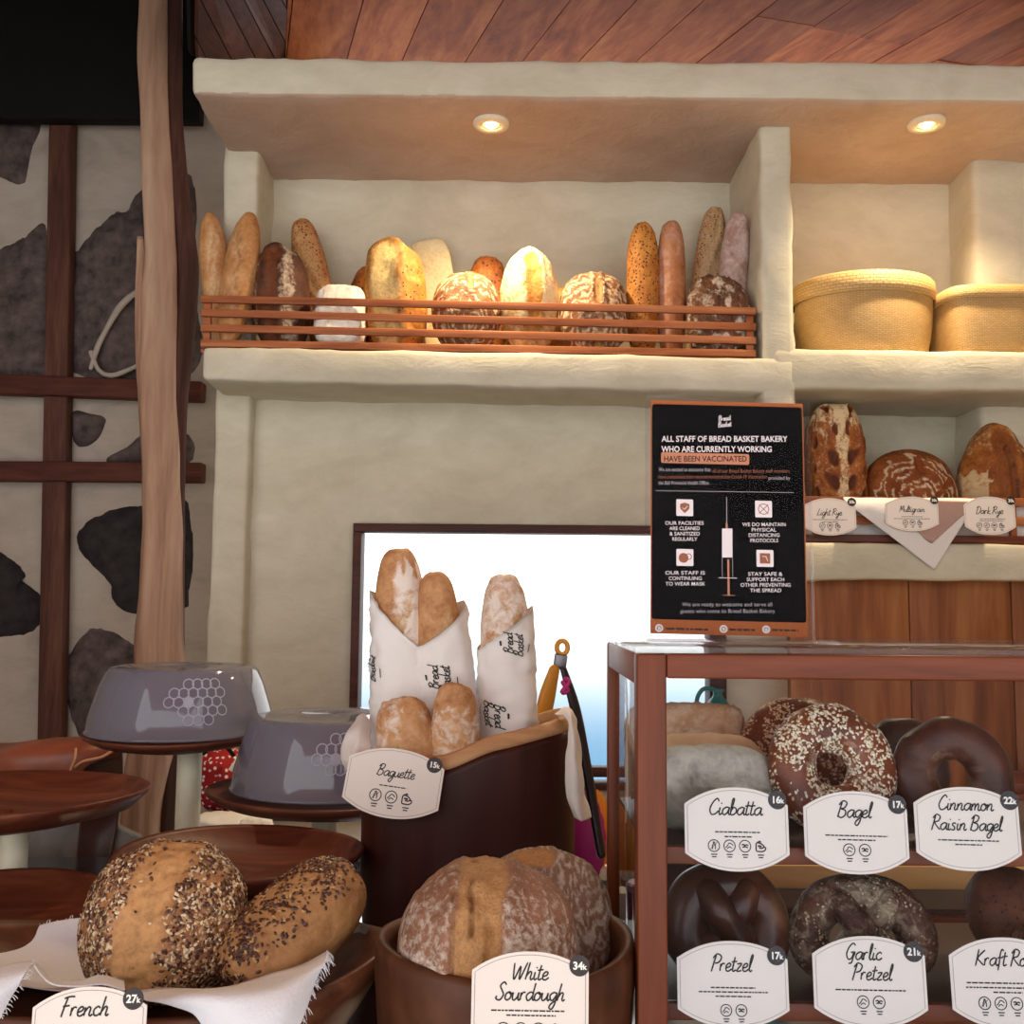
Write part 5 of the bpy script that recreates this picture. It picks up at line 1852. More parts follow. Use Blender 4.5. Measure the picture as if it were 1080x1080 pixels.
t = thing('serving_dish', 'long dark wooden dish lined with white cloth at the front', 'dish', (dc.x, YS, ZC))
zd = zdr
prof = [(.001, ZC + .0005), (DA * .5, ZC + .0005), (DA * .62, ZC + .02), (DA * .9, ZC + .1), (DA * .995, zd - .008), (DA, zd), (DA * .97, zd + .002), (DA * .93, zd - .008), (DA * .75, ZC + .105), (DA * .4, ZC + .1), (.001, ZC + .1)]
put('dish_body', cap_lathe(prof, (dc.x, YS, 0), 96, squash=DB / DA, fn=leaf), M_DISH, t)
B_FR = breadmat('crust_french', '#7c4a2a', '#a06c42', '#b5855a', '#c4925f', '#e9d8bf', fscale=60, nscale=20, bumpk=.35)
B_FR2 = breadmat('crust_french_dark', '#7a5030', '#a2764a', '#b68a5c', '#c09460', '#e9d8bf', fscale=60, nscale=20, bumpk=.35)
M_GRAIN = grainmat('mixed_seeds', [(0, '#4a281c'), (.2, '#63402c'), (.36, '#8a6345'), (.52, '#b0906a'), (.68, '#cdb08a'), (.82, '#dcc7a6'), (.9, '#3a1f16')])
M_GRAIN2 = grainmat('dark_seeds', [(0, '#3a1d14'), (.4, '#4d2718'), (.72, '#6e4126'), (.88, '#b58d5c')])
zfd = ZC + .107
p1 = W(184, 893, 1.065); p0 = W(163, 1060, 1.0)
o1, m1 = big('seeded_loaf', 'large seed crusted oval loaf with a bare diagonal split', B_FR, p0, p1, px(164, 1.03), .125, group='seeded loaves in the cloth lined dish', face=(0, -1, .5), U=100, Vn=90, pw=2.35, seed=51, amp=.03,
    cuts=[dict(pts=[(-.75, .12, .8), (0, .06, 1), (.6, -.12, .9), (.97, -.2, .3)], w=.3, depth=.03, lip=.07, rise=.05)], flour=lambda q: .22)
rnd = random.Random(8)
sd = seeds_on(m1, 8500, rnd, .0035, where=lambda c, mk: 0.02 if mk[0] > .3 else (1.0 if c.z > p0.z + .008 else .3) * (1.4 if noise.noise(c * 45) > -.25 else .5))
put('seed_crust', sd, M_GRAIN, o1, smooth=False)['kind'] = 'stuff'
p1 = W(372, 921, 1.085); p0 = W(240, 1042, .985)
o2, m2 = big('seeded_loaf', 'smaller long seeded loaf leaning to the right beside the large one', B_FR2, p0, p1, px(97, 1.04), .085, group='seeded loaves in the cloth lined dish', face=(-.15, -1, .6), U=90, Vn=80, pw=2.7, seed=52, amp=.035,
    cuts=[dict(pts=[(-.2, .35, .9), (.15, .1, 1), (.3, -.15, .95)], w=.06, depth=.05, lip=.04, crumb=.3)], flour=lambda q: .1)
X2 = (p1 - p0).normalized()
mid2 = (p0 + p1) / 2
Yv2 = Vector((-.15, -1, .6)).cross(X2).normalized()
sd = seeds_on(m2, 3600, random.Random(9), .0033, where=lambda c, mk: max(0.0, sstep(-.03, .004, (c - mid2).dot(Yv2))) * (1.5 if noise.noise(c * 55) > -.05 else .35) * (1 - mk[0]))
put('seed_crust', sd, M_GRAIN2, o2, smooth=False)['kind'] = 'stuff'

# cloth in the dish
def npw(a): return [[W(x, y, Y) for x, y, Y in r] for r in a]
clA = npw([[(-40, 1000, 1.10), (10, 986, 1.125), (45, 976, 1.135), (80, 969, 1.14), (118, 964, 1.14)],
           [(-40, 1015, 1.06), (10, 1010, 1.09), (45, 1002, 1.11), (80, 998, 1.12), (118, 995, 1.12)],
           [(-40, 1035, .99), (10, 1030, 1.02), (50, 1032, 1.05), (85, 1030, 1.07), (118, 1028, 1.08)],
           [(-40, 1046, .93), (10, 1040, .95), (45, 1044, .97), (85, 1046, .985), (118, 1044, 1.0)]])
clB = npw([[(-40, 1026, .94), (-5, 1022, .935), (18, 1016, .935), (37, 1013, .94)],
           [(-40, 1040, .90), (-10, 1036, .90), (10, 1032, .905), (28, 1026, .91)],
           [(-40, 1075, .88), (-20, 1070, .885), (-5, 1060, .89), (12, 1050, .90)],
           [(-40, 1110, .87), (-28, 1105, .875), (-15, 1095, .88), (0, 1075, .89)]])
clC = npw([[(36, 1014, .94), (45, 1024, .935), (55, 1034, .925), (85, 1035, .92), (105, 1030, .925), (130, 1036, .93)],
           [(36, 1019, .92), (45, 1032, .915), (58, 1040, .905), (85, 1042, .90), (108, 1040, .90), (131, 1046, .905)]])
clD = npw([[(150, 1047, .945), (195, 1044, .945), (245, 1040, .955), (300, 1025, .975), (346, 1004, 1.0)],
           [(150, 1054, .90), (192, 1050, .893), (248, 1047, .895), (300, 1036, .915), (345, 1012, .95)],
           [(205, 1068, .885), (228, 1066, .88), (262, 1066, .88), (300, 1056, .895), (332, 1036, .93)],
           [(222, 1110, .88), (240, 1110, .875), (265, 1108, .87), (292, 1096, .88), (316, 1080, .9)]])
S = [sheet(clA, 8, 8, .0012, .003, 22), sheet(clB, 8, 8, .0012, .003, 22), sheet(clC, 8, 6, .0012, .001, 22), sheet(clD, 9, 8, .0012, .003, 22)]
clo = put('bread_cloth', join(*S)[:2], M_CLOTHB)
tag(clo, 'white frayed cotton cloth spilling over the rim of the long dish', 'cloth')
rnd = random.Random(4)
th = [edge_threads([Vector(p) for p in crom(clA[0], 6)], (0, 0, 1), 90, .006, rnd, .0004),
      edge_threads([Vector(p) for p in crom([r[-1] for r in clD], 6)], (.6, 0, -.7), 60, .007, rnd, .0004),
      edge_threads([Vector(p) for p in crom(clC[0], 6)], (0, -.3, .8), 50, .004, rnd, .0004),
      edge_threads([Vector(p) for p in crom([r[-1] for r in clB], 6)], (.8, 0, -.2), 30, .005, rnd, .0004)]
put('fringe', join(*th)[:2], M_CLOTHB, clo)['kind'] = 'stuff'
# grey ribbon with a thread at the dish tip
o = put('grey_ribbon', sheet(npw([[(358, 978, 1.08), (375, 972, 1.09), (392, 980, 1.08), (398, 1000, 1.07)], [(362, 992, 1.07), (380, 984, 1.08), (392, 994, 1.07), (399, 1008, 1.06)]]), 8, 6, .0012, .002, 30), plain('grey_felt', '#6e6763', .9, nb=.2, ns=200))
tag(o, 'grey fabric strip looped over the right tip of the long dish', 'ribbon')
card('white card lettered French at the front of the cloth lined dish', (93, 1092), 116, 92, .845, [('French', -.04, .20, .13)], [(-.14, -.3, .3), (-.2, -.25, .25)], 'bcx', '27k', rolld=-1.5, lean=6, badge=(.38, .37), icon_y=-.32, icon_r=.07)
#PART6
# ================================================================== DISPLAY CASE
YF0, YF1 = .95, 1.25
xcl = W(672, 800, YF0).x
xcr = .92
ztc = W(690, 689, YF0).z
pw_ = px(31, YF0)
zb0 = ZC + .0006
rail = px(26, YF0)
KY = -.004  # slight drop to the right
case = thing('display_case', 'teak framed glass bread case standing at the right of the counter', 'display case', ((xcl + xcr) / 2, 1.1, ZC))
for (x, y, n) in ((xcl, YF0, 'f'), (xcr - pw_, YF0, 'f'), (xcl, YF1 - .02, 'r'), (xcr - .02, YF1 - .02, 'r')):
    w_ = pw_ if n == 'f' else .0135
    d_ = .024 if n == 'f' else .02
    put('post', rbox(x, x + w_, y, y + d_, zb0, ztc - (.0005 if n == 'f' else .001), r=.0022, seg=.3), M_CASEZ, case, auto=.6)
put('front_rail', rbox(xcl + pw_ + .0003, xcr - pw_ - .0003, YF0 + .0005, YF0 + .022, ztc - rail, ztc - .0002, r=.0022, seg=.3), M_CASE, case, auto=.6)
put('rear_rail', rbox(xcl + .0138, xcr - .0203, YF1 - .0195, YF1 - .001, ztc - .02, ztc - .0008, r=.002, seg=.3), M_CASE, case, auto=.6)
for x in (xcl + .0004, xcr - .0194):
    put('side_rail', rbox(x, x + .018, YF0 + .0245, YF1 - .0205, ztc - .03, ztc - .0006, r=.002, seg=.3), M_CASEY, case, auto=.6)
put('base', rbox(xcl + .002, xcr - .002, YF0 + .026, YF1 - .0215, zb0, zb0 + .018, r=.002, seg=.3), M_CASE, case, auto=.6)
put('glass_top', rbox(xcl - .002, xcr + .002, YF0 - .002, YF1 + .002, ztc + .0004, ztc + .0064, r=.001, seg=.5), glassy('case_glass', (.95, .97, .98, 1), .03), case, auto=.5)
put('glass_front', rbox(xcl + pw_, xcr - pw_, YF0 + .004, YF0 + .007, zb0 + .019, ztc - rail - .0005, r=.0005, seg=.5), glassy('case_front_glass', (.94, .96, .98, 1), .002, power=6.0), case, auto=.5)
put('glass_side', rbox(xcl + .008, xcl + .011, YF0 + .026, YF1 - .022, zb0 + .019, ztc - .0305, r=.0005, seg=.5), glassy('case_glass', (.95, .97, .98, 1), .03), case, auto=.5)
zs1, zs2 = W(840, 893, .985).z, W(840, 1056, .985).z
for z in (zs1, zs2):
    sh = put('shelf', rbox(xcl + .0125, xcr - .0215, .985, YF1 - .0225, z - .005, z, r=.001, seg=.3), plain('shelf_glass_tray', '#4a3428', .35), case, auto=.6)
    put('shelf_lip', rbox(xcl + .0125, xcr - .0215, .977, .9845, z - .015, z + .001, r=.0015, seg=.3), M_CASE, sh, auto=.6)

# ---- breads in the case
CB = 'breads in the glass case'
B_CI1 = breadmat('crust_ciabatta_tan', '#b07f58', '#cda07a', '#dcb795', '#e4c8aa', '#ecdcc6', fscale=40, nscale=30, bumpk=.8)
B_CI2 = breadmat('crust_ciabatta_smooth', '#bd8f66', '#d3aa82', '#dfbd9a', '#e4c8aa', '#ecdcc6', fscale=20, nscale=12, bumpk=.15)
B_CI3 = breadmat('crust_ciabatta_grey', '#6c685c', '#878174', '#9e988b', '#b5afa2', '#cac4b8', fscale=24, nscale=24, bumpk=.5)


def cbread(label, mat, x0, x1, y0, Y, depth, zs, **kw):
    p0, p1 = W(x0, 800, Y), W(x1, 800, Y)
    zt_ = W((x0 + x1) / 2, y0, Y).z
    h = zt_ - zs - .001
    p0.z = p1.z = zs + .001 + h / 2
    return bread('ciabatta', label, mat, p0, p1, h, depth, CB, U=64, Vn=56, **kw)[0]


xin = xcl + .0125
def pxof(x, Y): return x / Y * FL + 540
cbread('rough tan ciabatta at the back of the upper case shelf', B_CI1, pxof(xin + .004, 1.185), 785, 743, 1.185, .06, zs1, pw=6, qw=5, amp=.04, freq=4, fine=.05, seed=61, flour=lambda q: .4)
cbread('smooth tan ciabatta between the rough and the grey one', B_CI2, pxof(xin + .004, 1.115), 808, 774, 1.115, .05, zs1, pw=3.4, qw=3, amp=.04, seed=62)
cbread('grey floured ciabatta at the front behind its card', B_CI3, pxof(xin + .004, 1.045), 818, 786, 1.045, .055, zs1, pw=3.2, qw=3, amp=.04, seed=63, fine=.012, flour=lambda q: .65 if q.y > -.2 else .4,
       cuts=[dict(pts=[(.1, .75, .6), (.12, .5, .9)], w=.02, depth=.05, lip=0, crumb=0), dict(pts=[(.5, .35, .8), (.62, .1, .8)], w=.02, depth=.05, lip=0, crumb=0)])

B_BGL = breadmat('crust_bagel', '#4a1f10', '#743619', '#94502a', '#a8693c', '#cdbba0', fscale=40, nscale=14, rough=.35, bumpk=.2)
B_CIN = breadmat('crust_cinnamon', '#2b120b', '#4a2213', '#64341d', '#8c5a3a', '#a58a74', fscale=24, nscale=30, rough=.4, bumpk=.35)
M_SES = grainmat('sesame', [(0, '#e8dcc4'), (.3, '#d9c9ab'), (.6, '#c9b795'), (.85, '#efe6d4')])
M_SES2 = grainmat('sesame_toasted', [(0, '#e0b894'), (.4, '#d3a680'), (.75, '#c08d66')])


def bagel(label, mat, cx, cy, rpx, Y, minor, tilt, zs, seeds=0, smat=None, yaw=0, seed=1, name='bagel', flat=.78, where=None):
    R = px(rpx, Y)
    mn = R * minor
    mj = R - mn
    c = W(cx, cy, Y)
    M = Matrix.Rotation(math.radians(yaw), 3, 'Z') @ Matrix.Rotation(math.radians(90 - tilt), 3, 'X')
    V, F, MK = [], [], []
    n, m = 84, 44
    for i in range(n):
        a = 2 * PI * i / n
        for k in range(m):
            b = 2 * PI * k / m
            w_ = 1 + .07 * nz((math.cos(a) * 2, math.sin(a) * 2, 0), 1, seed)
            r = mj * 1.0 + mn * w_ * math.cos(b)
            p = Vector((r * math.cos(a), r * math.sin(a), mn * flat * w_ * math.sin(b)))
            p *= 1 + .03 * nz(p, 40, seed)
            V.append(p)
            MK.append((0, .35 if (math.cos(b) < -.3) else .1, max(0, math.cos(b)) * .35 * (nz(p, 30, seed + 4) > 0)))
    for i in range(n):
        j = (i + 1) % n
        for k in range(m):
            l = (k + 1) % m
            F.append((i * m + k, j * m + k, j * m + l, i * m + l))
    V = [c + M @ p for p in V]
    dz = min(v.z for v in V) - (zs + .0008)
    V = [v - Vector((0, 0, dz)) for v in V]
    o = put(name, (V, F), mat, masks=MK)
    tag(o, label, 'bagel', 'bagels in the glass case')
    if seeds:
        nrm = (M @ Vector((0, 0, 1)))
        cc = c - Vector((0, 0, dz))
        fw_ = lambda q, mk: (max(0, (q - cc).dot(nrm)) > mn * .05) * (1.6 if noise.noise(q * 42) > -.1 else .15)
        sdv = seeds_on((V, F, MK), seeds, random.Random(seed), .0024, where=fw_, elong=1.6)
        put('sesame_topping', sdv, smat, o, smooth=False)['kind'] = 'stuff'
    return o


bagel('big glossy bagel with white sesame before the pinkish sesame one', B_BGL, 877, 828, 67, 1.03, .37, 14, zs1, 1300, M_SES, yaw=4, seed=71)
bagel('bagel thick with toasted sesame behind the big sesame bagel', B_BGL, 842, 806, 62, 1.135, .40, 22, zs1, 1500, M_SES2, yaw=-14, seed=72)
bagel('dark cinnamon raisin bagel standing behind its card', B_CIN, 1005, 832, 61, 1.03, .36, 12, zs1, 0, None, yaw=-4, seed=73)
bagel('second dark bagel half hidden behind the cinnamon one', B_CIN, 955, 826, 50, 1.14, .38, 10, zs1, 0, None, yaw=10, seed=74)

B_PRZ = breadmat('crust_pretzel', '#2e140c', '#4c2413', '#6b3a20', '#b08050', '#a58a70', fscale=30, nscale=14, rough=.28, bumpk=.2)
B_GPR = breadmat('crust_garlic_pretzel', '#33170e', '#52291a', '#6f402a', '#8c5a3a', '#a39078', fscale=70, nscale=16, rough=.55, bumpk=.6)


def pretzel(label, mat, cx, cy, wpx, hpx, Y, rpx, zs, seed, fl=0.0, tilt=15, seeds=0, smat=None):
    a, b = px(wpx, Y) / 2, px(hpx, Y) / 2
    r = px(rpx, Y)
    path = [(-.15, -.62, .0), (-.45, -.85, .3), (.05, -.35, .8), (.38, .2, 1.0), (.25, .65, .5), (.0, .78, .1), (-.0, .78, -.1)]
    half = [(.0, -.28, .55), (.30, .02, .5), (.52, .35, .3), (.45, .66, .1), (.12, .60, 0)]
    loop = [(-.42, -.80, .5), (-.15, -.45, .9), (.10, -.10, .35), (.42, .42, .1), (.72, .62, 0), (.95, .25, 0), (.82, -.38, 0), (.40, -.82, 0), (0, -.92, 0)]
    # full rope: left tail, crossing, right lobe, base, left lobe, crossing, right tail
    R_ = [(-.52, .78, .55), (-.26, .30, .75), (.02, -.02, .6), (.42, -.30, .15)]
    pts = [(-.42, -.72, .6), (-.22, -.25, .75), (.04, .12, .5), (.30, .55, .15), (.62, .78, 0), (.92, .45, 0), (.90, -.15, 0), (.58, -.68, 0), (0, -.86, 0),
           (-.58, -.68, 0), (-.90, -.15, 0), (-.92, .45, 0), (-.62, .78, 0), (-.30, .55, .1), (-.04, .12, -.1), (.22, -.25, .55), (.42, -.72, .6)]
    pts = [(x, -y, z) for x, y, z in pts]  # closed arch upward
    c = W(cx, cy, Y)
    M = Matrix.Rotation(math.radians(90 - tilt), 3, 'X')
    P = [c + M @ Vector((x * (a - r), y * (b - r), z * r * 1.4)) for x, y, z in pts]
    rad = [r * k for k in (.62, .72, .8, .88, .95, 1, 1.03, 1.08, 1.15, 1.08, 1.03, 1, .95, .88, .8, .72, .62)]
    V, F = sweep(P, rad, 26, n=8, fn=lambda p, cc, s, an: cc + (p - cc) * (1 + .06 * nz(p, 35, seed)))
    dz = min(v.z for v in V) - (zs + .0008)
    V = [v - Vector((0, 0, dz)) for v in V]
    MK = [(0.25 * sstep(.3, .5, nz(v, 18, seed + 2)), fl * (.6 + .4 * nz(v, 30, seed)), .3 * (nz(v, 14, seed + 6) > 0)) for v in V]
    o = put('pretzel', (V, F), mat, masks=MK)
    tag(o, label, 'pretzel', 'pretzels on the lower case shelf')
    if seeds:
        sdv = seeds_on((V, F, MK), seeds, random.Random(seed), .0021, where=lambda q, mk: 1.5 if noise.noise(q * 45) > 0 else .1, elong=1.3)
        put('garlic_topping', sdv, smat, o, smooth=False)['kind'] = 'stuff'
    return o


pretzel('plain glossy dark brown pretzel beside the left case post', B_PRZ, 765, 968, 136, 124, 1.055, 23, zs2, 81)
pretzel('dull crusted garlic pretzel right of the glossy one', B_GPR, 909, 985, 156, 118, 1.04, 20, zs2, 82, fl=.7, seeds=900, smat=grainmat('garlic_herb', [(0, '#b09b7c'), (.4, '#8a765c'), (.7, '#6f5c45')]))
B_KR = breadmat('crust_kraft_roll', '#4b2413', '#703a1f', '#94552f', '#b37a48', '#b59a78', fscale=40, nscale=16, speck=.5, specks=230, speckc='#2a140c', bumpk=.6)
p0, p1 = W(1030, 960, 1.06), W(1112, 960, 1.06)
zt_ = W(1060, 914, 1.06).z
hh = zt_ - zs2 - .04
p0.z = p1.z = zt_ - hh / 2
# a stack: lower rolls carry the upper one
for lab, x0, x1, yt, zl_, Y, sd_ in (('speckled dark roll at the front right of the lower case shelf', 1068, 1150, 972, zs2, 1.03, 91), ('speckled brown roll behind the front one at the right edge', 1022, 1106, 914, zs2, 1.10, 92)):
    a, b = W(x0, 960, Y), W(x1, 960, Y)
    zt_ = W((x0 + x1) / 2, yt, Y).z
    h = zt_ - zl_ - .001
    a.z = b.z = zl_ + .001 + h / 2
    bread('bread_roll', lab, B_KR, a, b, h, .068, 'rolls on the lower case shelf', pw=2.3, seed=sd_, U=60, Vn=52, amp=.05, fine=.02, face=(0, -1, .4))

# ---- cards in the case
YK = .966
card('white card lettered Ciabatta on the upper case shelf', (777, 874.5), 107, 83, YK, [('Ciabatta', 0, .17, .125)], [(-.035, -.21, .22), (-.09, -.12, .14)], 'bcex', '16k', rolld=.6, lean=8, badge=(.40, .36), icon_y=-.2, icon_r=.07)
card('white card lettered Bagel before the sesame bagels', (903, 878), 107, 82, YK, [('Bagel', 0, .18, .125)], [(-.04, -.3, .3), (-.09, -.18, .18)], 'ce', '17k', rolld=.9, lean=8, badge=(.41, .35), icon_y=-.21, icon_r=.072)
card('white card lettered Cinnamon Raisin Bagel before the dark bagel', (1020.5, 874), 108, 83, YK, [('Cinnamon', .0, .22, .115), ('Raisin Bagel', 0, -.02, .115)], [(-.14, -.29, .29), (-.19, -.13, .13)], '', '22k', rolld=.9, lean=8, badge=(.42, .35))
card('white card lettered Pretzel before the glossy dark pretzel', (773, 1038), 113, 82, YK, [('Pretzel', 0, .15, .125)], [(-.04, -.2, .2), (-.09, -.31, .31), (-.14, -.16, .16)], 'ce', '17k', rolld=.4, lean=8, badge=(.40, .34), icon_y=-.3, icon_r=.068)
card('white card lettered Garlic Pretzel before the crusted pretzel', (917.5, 1035.5), 115, 87, YK, [('Garlic', -.04, .24, .115), ('Pretzel', .03, .02, .115)], [(-.09, -.31, .31)], 'ce', '21k', rolld=.7, lean=8, badge=(.40, .34), icon_y=-.22, icon_r=.068)
card('white card lettered Kraft Roll at the lower right corner', (1062, 1037), 114, 87, YK, [('Kraft Roll', .0, .19, .115)], [(-.0, -.36, .36), (-.05, -.37, .35), (-.1, -.13, .13)], 'bcex', '', rolld=.5, lean=8, badge=(.41, .35), icon_y=-.22, icon_r=.068)

# ================================================================== NOTICE ON THE CASE
YP = 1.06
U_ = YP / FL
bl, br, tl = W(686, 668, YP), W(852, 672, YP), W(682, 418, YP)
zst_ = ztc + .0066
hol = Vector(((bl.x + br.x) / 2, YP, zst_))
rr_ = (br - bl).normalized()
lean = math.radians(4)
PO = Plane(Vector((bl.x, YP, bl.z)), rr_, Vector((-.004, math.sin(lean), math.cos(lean))))
PW, PH = (br - bl).length, 252 * U_


def pp(x, y):
    f = (y - 418) / 252
    xl = 682 + 4 * f
    xr = 845 + 7 * f
    yl = 418 + 250 * f  # left edge
    return Vector(((x - xl) / (xr - xl) * PW, (668 + (x - 686) * .024 - y) * U_))


sg = thing('notice_stand', 'black vaccination notice in a clear acrylic stand on the case top', 'sign', hol)
M_ACR = glassy('acrylic', (.97, .96, .97, 1), .002, .02, power=5.0)
out_ = [Vector((-.005, -.012)), Vector((PW + .006, -.012)), Vector((PW + .006, PH + .004)), Vector((-.005, PH + .004))]
def rr2(x0, y0, x1, y1, r): return rect2d(x0, y0, x1, y1, r)[0]
put('acrylic_panel', PO.slab(rr2(-.006, zst_ + .0005 - bl.z, PW + .0065, PH + .005, .004), .0012, .0034), M_ACR, sg, auto=.5)
put('acrylic_panel', PO.slab(rr2(-.006, zst_ + .0005 - bl.z, PW + .0065, PH + .005, .004), -.0042, -.0020), M_ACR, sg, auto=.5)
put('acrylic_base', rbox(bl.x - .008, br.x + .012, YP - .065, YP + .03, zst_ + .0001, zst_ + .004, r=.001, seg=.2), M_ACR, sg, auto=.5)
sheet_o = put('printed_sheet', PO.slab(rr2(0, 0, PW, PH, .0008), -.0012, 0), plain('notice_orange', '#a9602f', .6, spec=.2), sg, smooth=False)
q0, q1 = pp(684, 653), pp(846, 424)
put('black_field', PO.lay(rect2d(.0012, q0.y, PW - .0012, q1.y, .003), .0002), plain('notice_black', '#070608', .8, spec=.05), sheet_o, smooth=False)
M_NW = plain('notice_white', '#efe9ea', .6)
M_NB = plain('notice_brown', '#9a5a38', .6)
M_ND = plain('notice_dark_text', '#2a0f08', .6)
M_NG = plain('notice_grey', '#b9b2b6', .6)


def fit(s, x0, x1, y, bold=0.0, ytall=None):
    v, f = text2d(s, 1.0, bold, 'LEFT')
    a = min(p.x for p in v); b = max(p.x for p in v)
    p0, p1 = pp(x0, y), pp(x1, y)
    k = (p1.x - p0.x) / (b - a)
    ky = k if ytall is None else ytall * U_ / .73
    return [Vector(((p.x - a) * k + p0.x, (p.y - .35) * ky + p0.y + (p1.y - p0.y) * (p.x - a) / (b - a))) for p in v], f


def noticeput(name, parts, mat, h=.0004):
    put(name, PO.lay(join(*parts)[:2], h), mat, sheet_o, smooth=False)


noticeput('heading_text', [fit('ALL STAFF OF BREAD BASKET BAKERY', 694, 829, 459, .02, 6.6), fit('WHO ARE CURRENTLY WORKING', 694, 812, 470.3, .02, 6.6)], M_NW)
a, b = pp(694, 485.5), pp(788, 476)
noticeput('highlight_bar', [rect2d(a.x, a.y, b.x, b.y, .0018)], plain('notice_highlight', '#c98560', .6), .0003)
noticeput('highlight_text', [fit('HAVE BEEN VACCINATED', 697, 785.5, 481, .02, 6.4)], M_ND, .0005)
noticeput('paragraph_text', [fit('We are excited to announce that', 691.5, 747, 492.8, 0, 4.2), fit('provided by', 809, 832, 502, 0, 4.2), fit('the Bali Provincial Health Office.', 691.5, 746, 507.3, 0, 4.2)], M_NG)
noticeput('paragraph_brown_text', [fit('all of our Bread Basket Bakery staff members', 749, 831.5, 494.3, 0, 4.2), fit('have completed their second round of the Covid-19 Vaccination', 691.5, 807.5, 500.6, 0, 4.2)], M_NB)
a, b = pp(689, 516), pp(836, 518)
noticeput('rule', [ribbon([(a.x, a.y), (b.x, b.y)], .0008)], M_NG)
put_icons, put_br = [], []
for (x, y) in ((720, 534.5), (804, 536), (721, 588), (806, 589)):
    c = pp(x, y)
    put_icons.append(rect2d(c.x - 9 * U_, c.y - 9 * U_, c.x + 9 * U_, c.y + 9 * U_, .0012))
noticeput('icon_tile', put_icons, M_NW)
c = pp(720, 534.5)
put_br.append(([Vector((c.x + x * U_, c.y + y * U_)) for x, y in ((-5, 4), (0, 5.5), (5, 4), (5, -1), (0, -6), (-5, -1))], [tuple(reversed(range(6)))]))
c = pp(804, 536)
put_br += [ribbon([(c.x - 5 * U_, c.y - 5 * U_), (c.x + 5 * U_, c.y + 5 * U_)], .0012), ribbon([(c.x - 5 * U_, c.y + 5 * U_), (c.x + 5 * U_, c.y - 5 * U_)], .0012), ring2d(c.x, c.y, 5.5 * U_, .0008)]
c = pp(721, 588)
put_br += [disc2d(c.x - 1.5 * U_, c.y - .5 * U_, 5.2 * U_), ring2d(c.x + 4 * U_, c.y + 1 * U_, 3 * U_, .0008)]
c = pp(806, 589)
put_br += [rect2d(c.x - 5.5 * U_, c.y - 5.5 * U_, c.x + 5.5 * U_, c.y + 5.5 * U_, .0006)]
noticeput('icon_drawing', put_br, M_NB, .0006)
c = pp(720, 534.5)
wt = [ribbon([(c.x - 2.5 * U_, c.y), (c.x - .5 * U_, c.y - 2 * U_), (c.x + 3 * U_, c.y + 2 * U_)], .0009)]
c = pp(806, 589)
wt += [ribbon([(c.x - 3 * U_, c.y + 2 * U_), (c.x + 1 * U_, c.y + 2 * U_), (c.x + 3 * U_, c.y - 3 * U_)], .0009)]
noticeput('icon_mark', wt, M_NW, .0008)


def block(lines, xc, y0, pitch, wmax):
    out = []
    L = max(len(s) for s in lines)
    for i, s in enumerate(lines):
        w_ = wmax * len(s) / L
        out.append(fit(s, xc - w_ / 2 + i * .2, xc + w_ / 2 + i * .2, y0 + pitch * i, .008, 4.0))
    return out


tx = block(['OUR FACILITIES', 'ARE CLEANED', '& SANITIZED', 'REGULARLY'], 720, 551, 5.75, 41)
tx += block(['WE DO MAINTAIN', 'PHYSICAL', 'DISTANCING', 'PROTOCOLS'], 804.5, 552.5, 5.75, 46)
tx += block(['OUR STAFF IS', 'CONTINUING', 'TO WEAR MASK'], 721.5, 604.3, 5.8, 42)
tx += block(['STAY SAFE &', 'SUPPORT EACH', 'OTHER PREVENTING', 'THE SPREAD'], 806.5, 605.5, 5.8, 53)
noticeput('measures_text', tx, M_NW)
noticeput('closing_text', [fit('We are ready to welcome and serve all', 719, 814, 637.6, 0, 4.2), fit('guests who come to Bread Basket Bakery', 717, 817, 644.6, 0, 4.2)], M_NG)
a = [pp(x, y) for x, y in ((760, 557), (771, 557), (771.5, 588), (760.5, 588))]
def pl(x, y): p = pp(x, y); return (p.x, p.y)
sy = [([Vector((p.x, p.y)) for p in reversed(a)], [(0, 1, 2, 3)]), ribbon([pl(764.5, 523), pl(765, 552)], .0006), ribbon([pl(757, 609.5), pl(776.5, 610)], .0011), ribbon([pl(760.5, 588), pl(761, 609)], .0004), ribbon([pl(771.5, 588), pl(772, 609)], .0004)]
noticeput('syringe_barrel', sy, M_NW)
noticeput('syringe_plunger', [ribbon([pl(767, 590), pl(768, 628)], .0034), ribbon([pl(761.5, 628), pl(774.5, 628.3)], .0011), ribbon([pl(764.8, 551), pl(765, 557)], .0034)], plain('notice_highlight', '#c98560', .6))
a_ = script2d('Bread', .36, .15); b_ = script2d('Basket', .36, .15)
k = 2.6 * U_
c = pp(761, 440)
lg = join(xf2(a_, k, -2.4 * k, .55 * k), xf2(b_, k, -2.9 * k, -2.1 * k))[:2]
noticeput('logo_script', [xf2(lg, 1, c.x, c.y, .12)], M_NW)
fo = []
for x, y in ((695, 662.5), (763, 663.5), (808, 664)):
    c = pp(x, y)
    fo.append(disc2d(c.x, c.y, 4.2 * U_))
noticeput('footer_icon', fo, M_NW)
fo = []
for x, y in ((695, 662.5), (763, 663.5), (808, 664)):
    c = pp(x, y)
    fo.append(ring2d(c.x, c.y, 2 * U_, .0009))
rnd = random.Random(2)
for x0, x1, y in ((702, 747, 663), (769, 796, 664), (814, 842, 664.5)):
    a, b = pp(x0, y), pp(x1, y)
    fo += dashes(a.x, b.x, a.y, 2.1 * U_, rnd)
noticeput('footer_text', fo, M_ND)

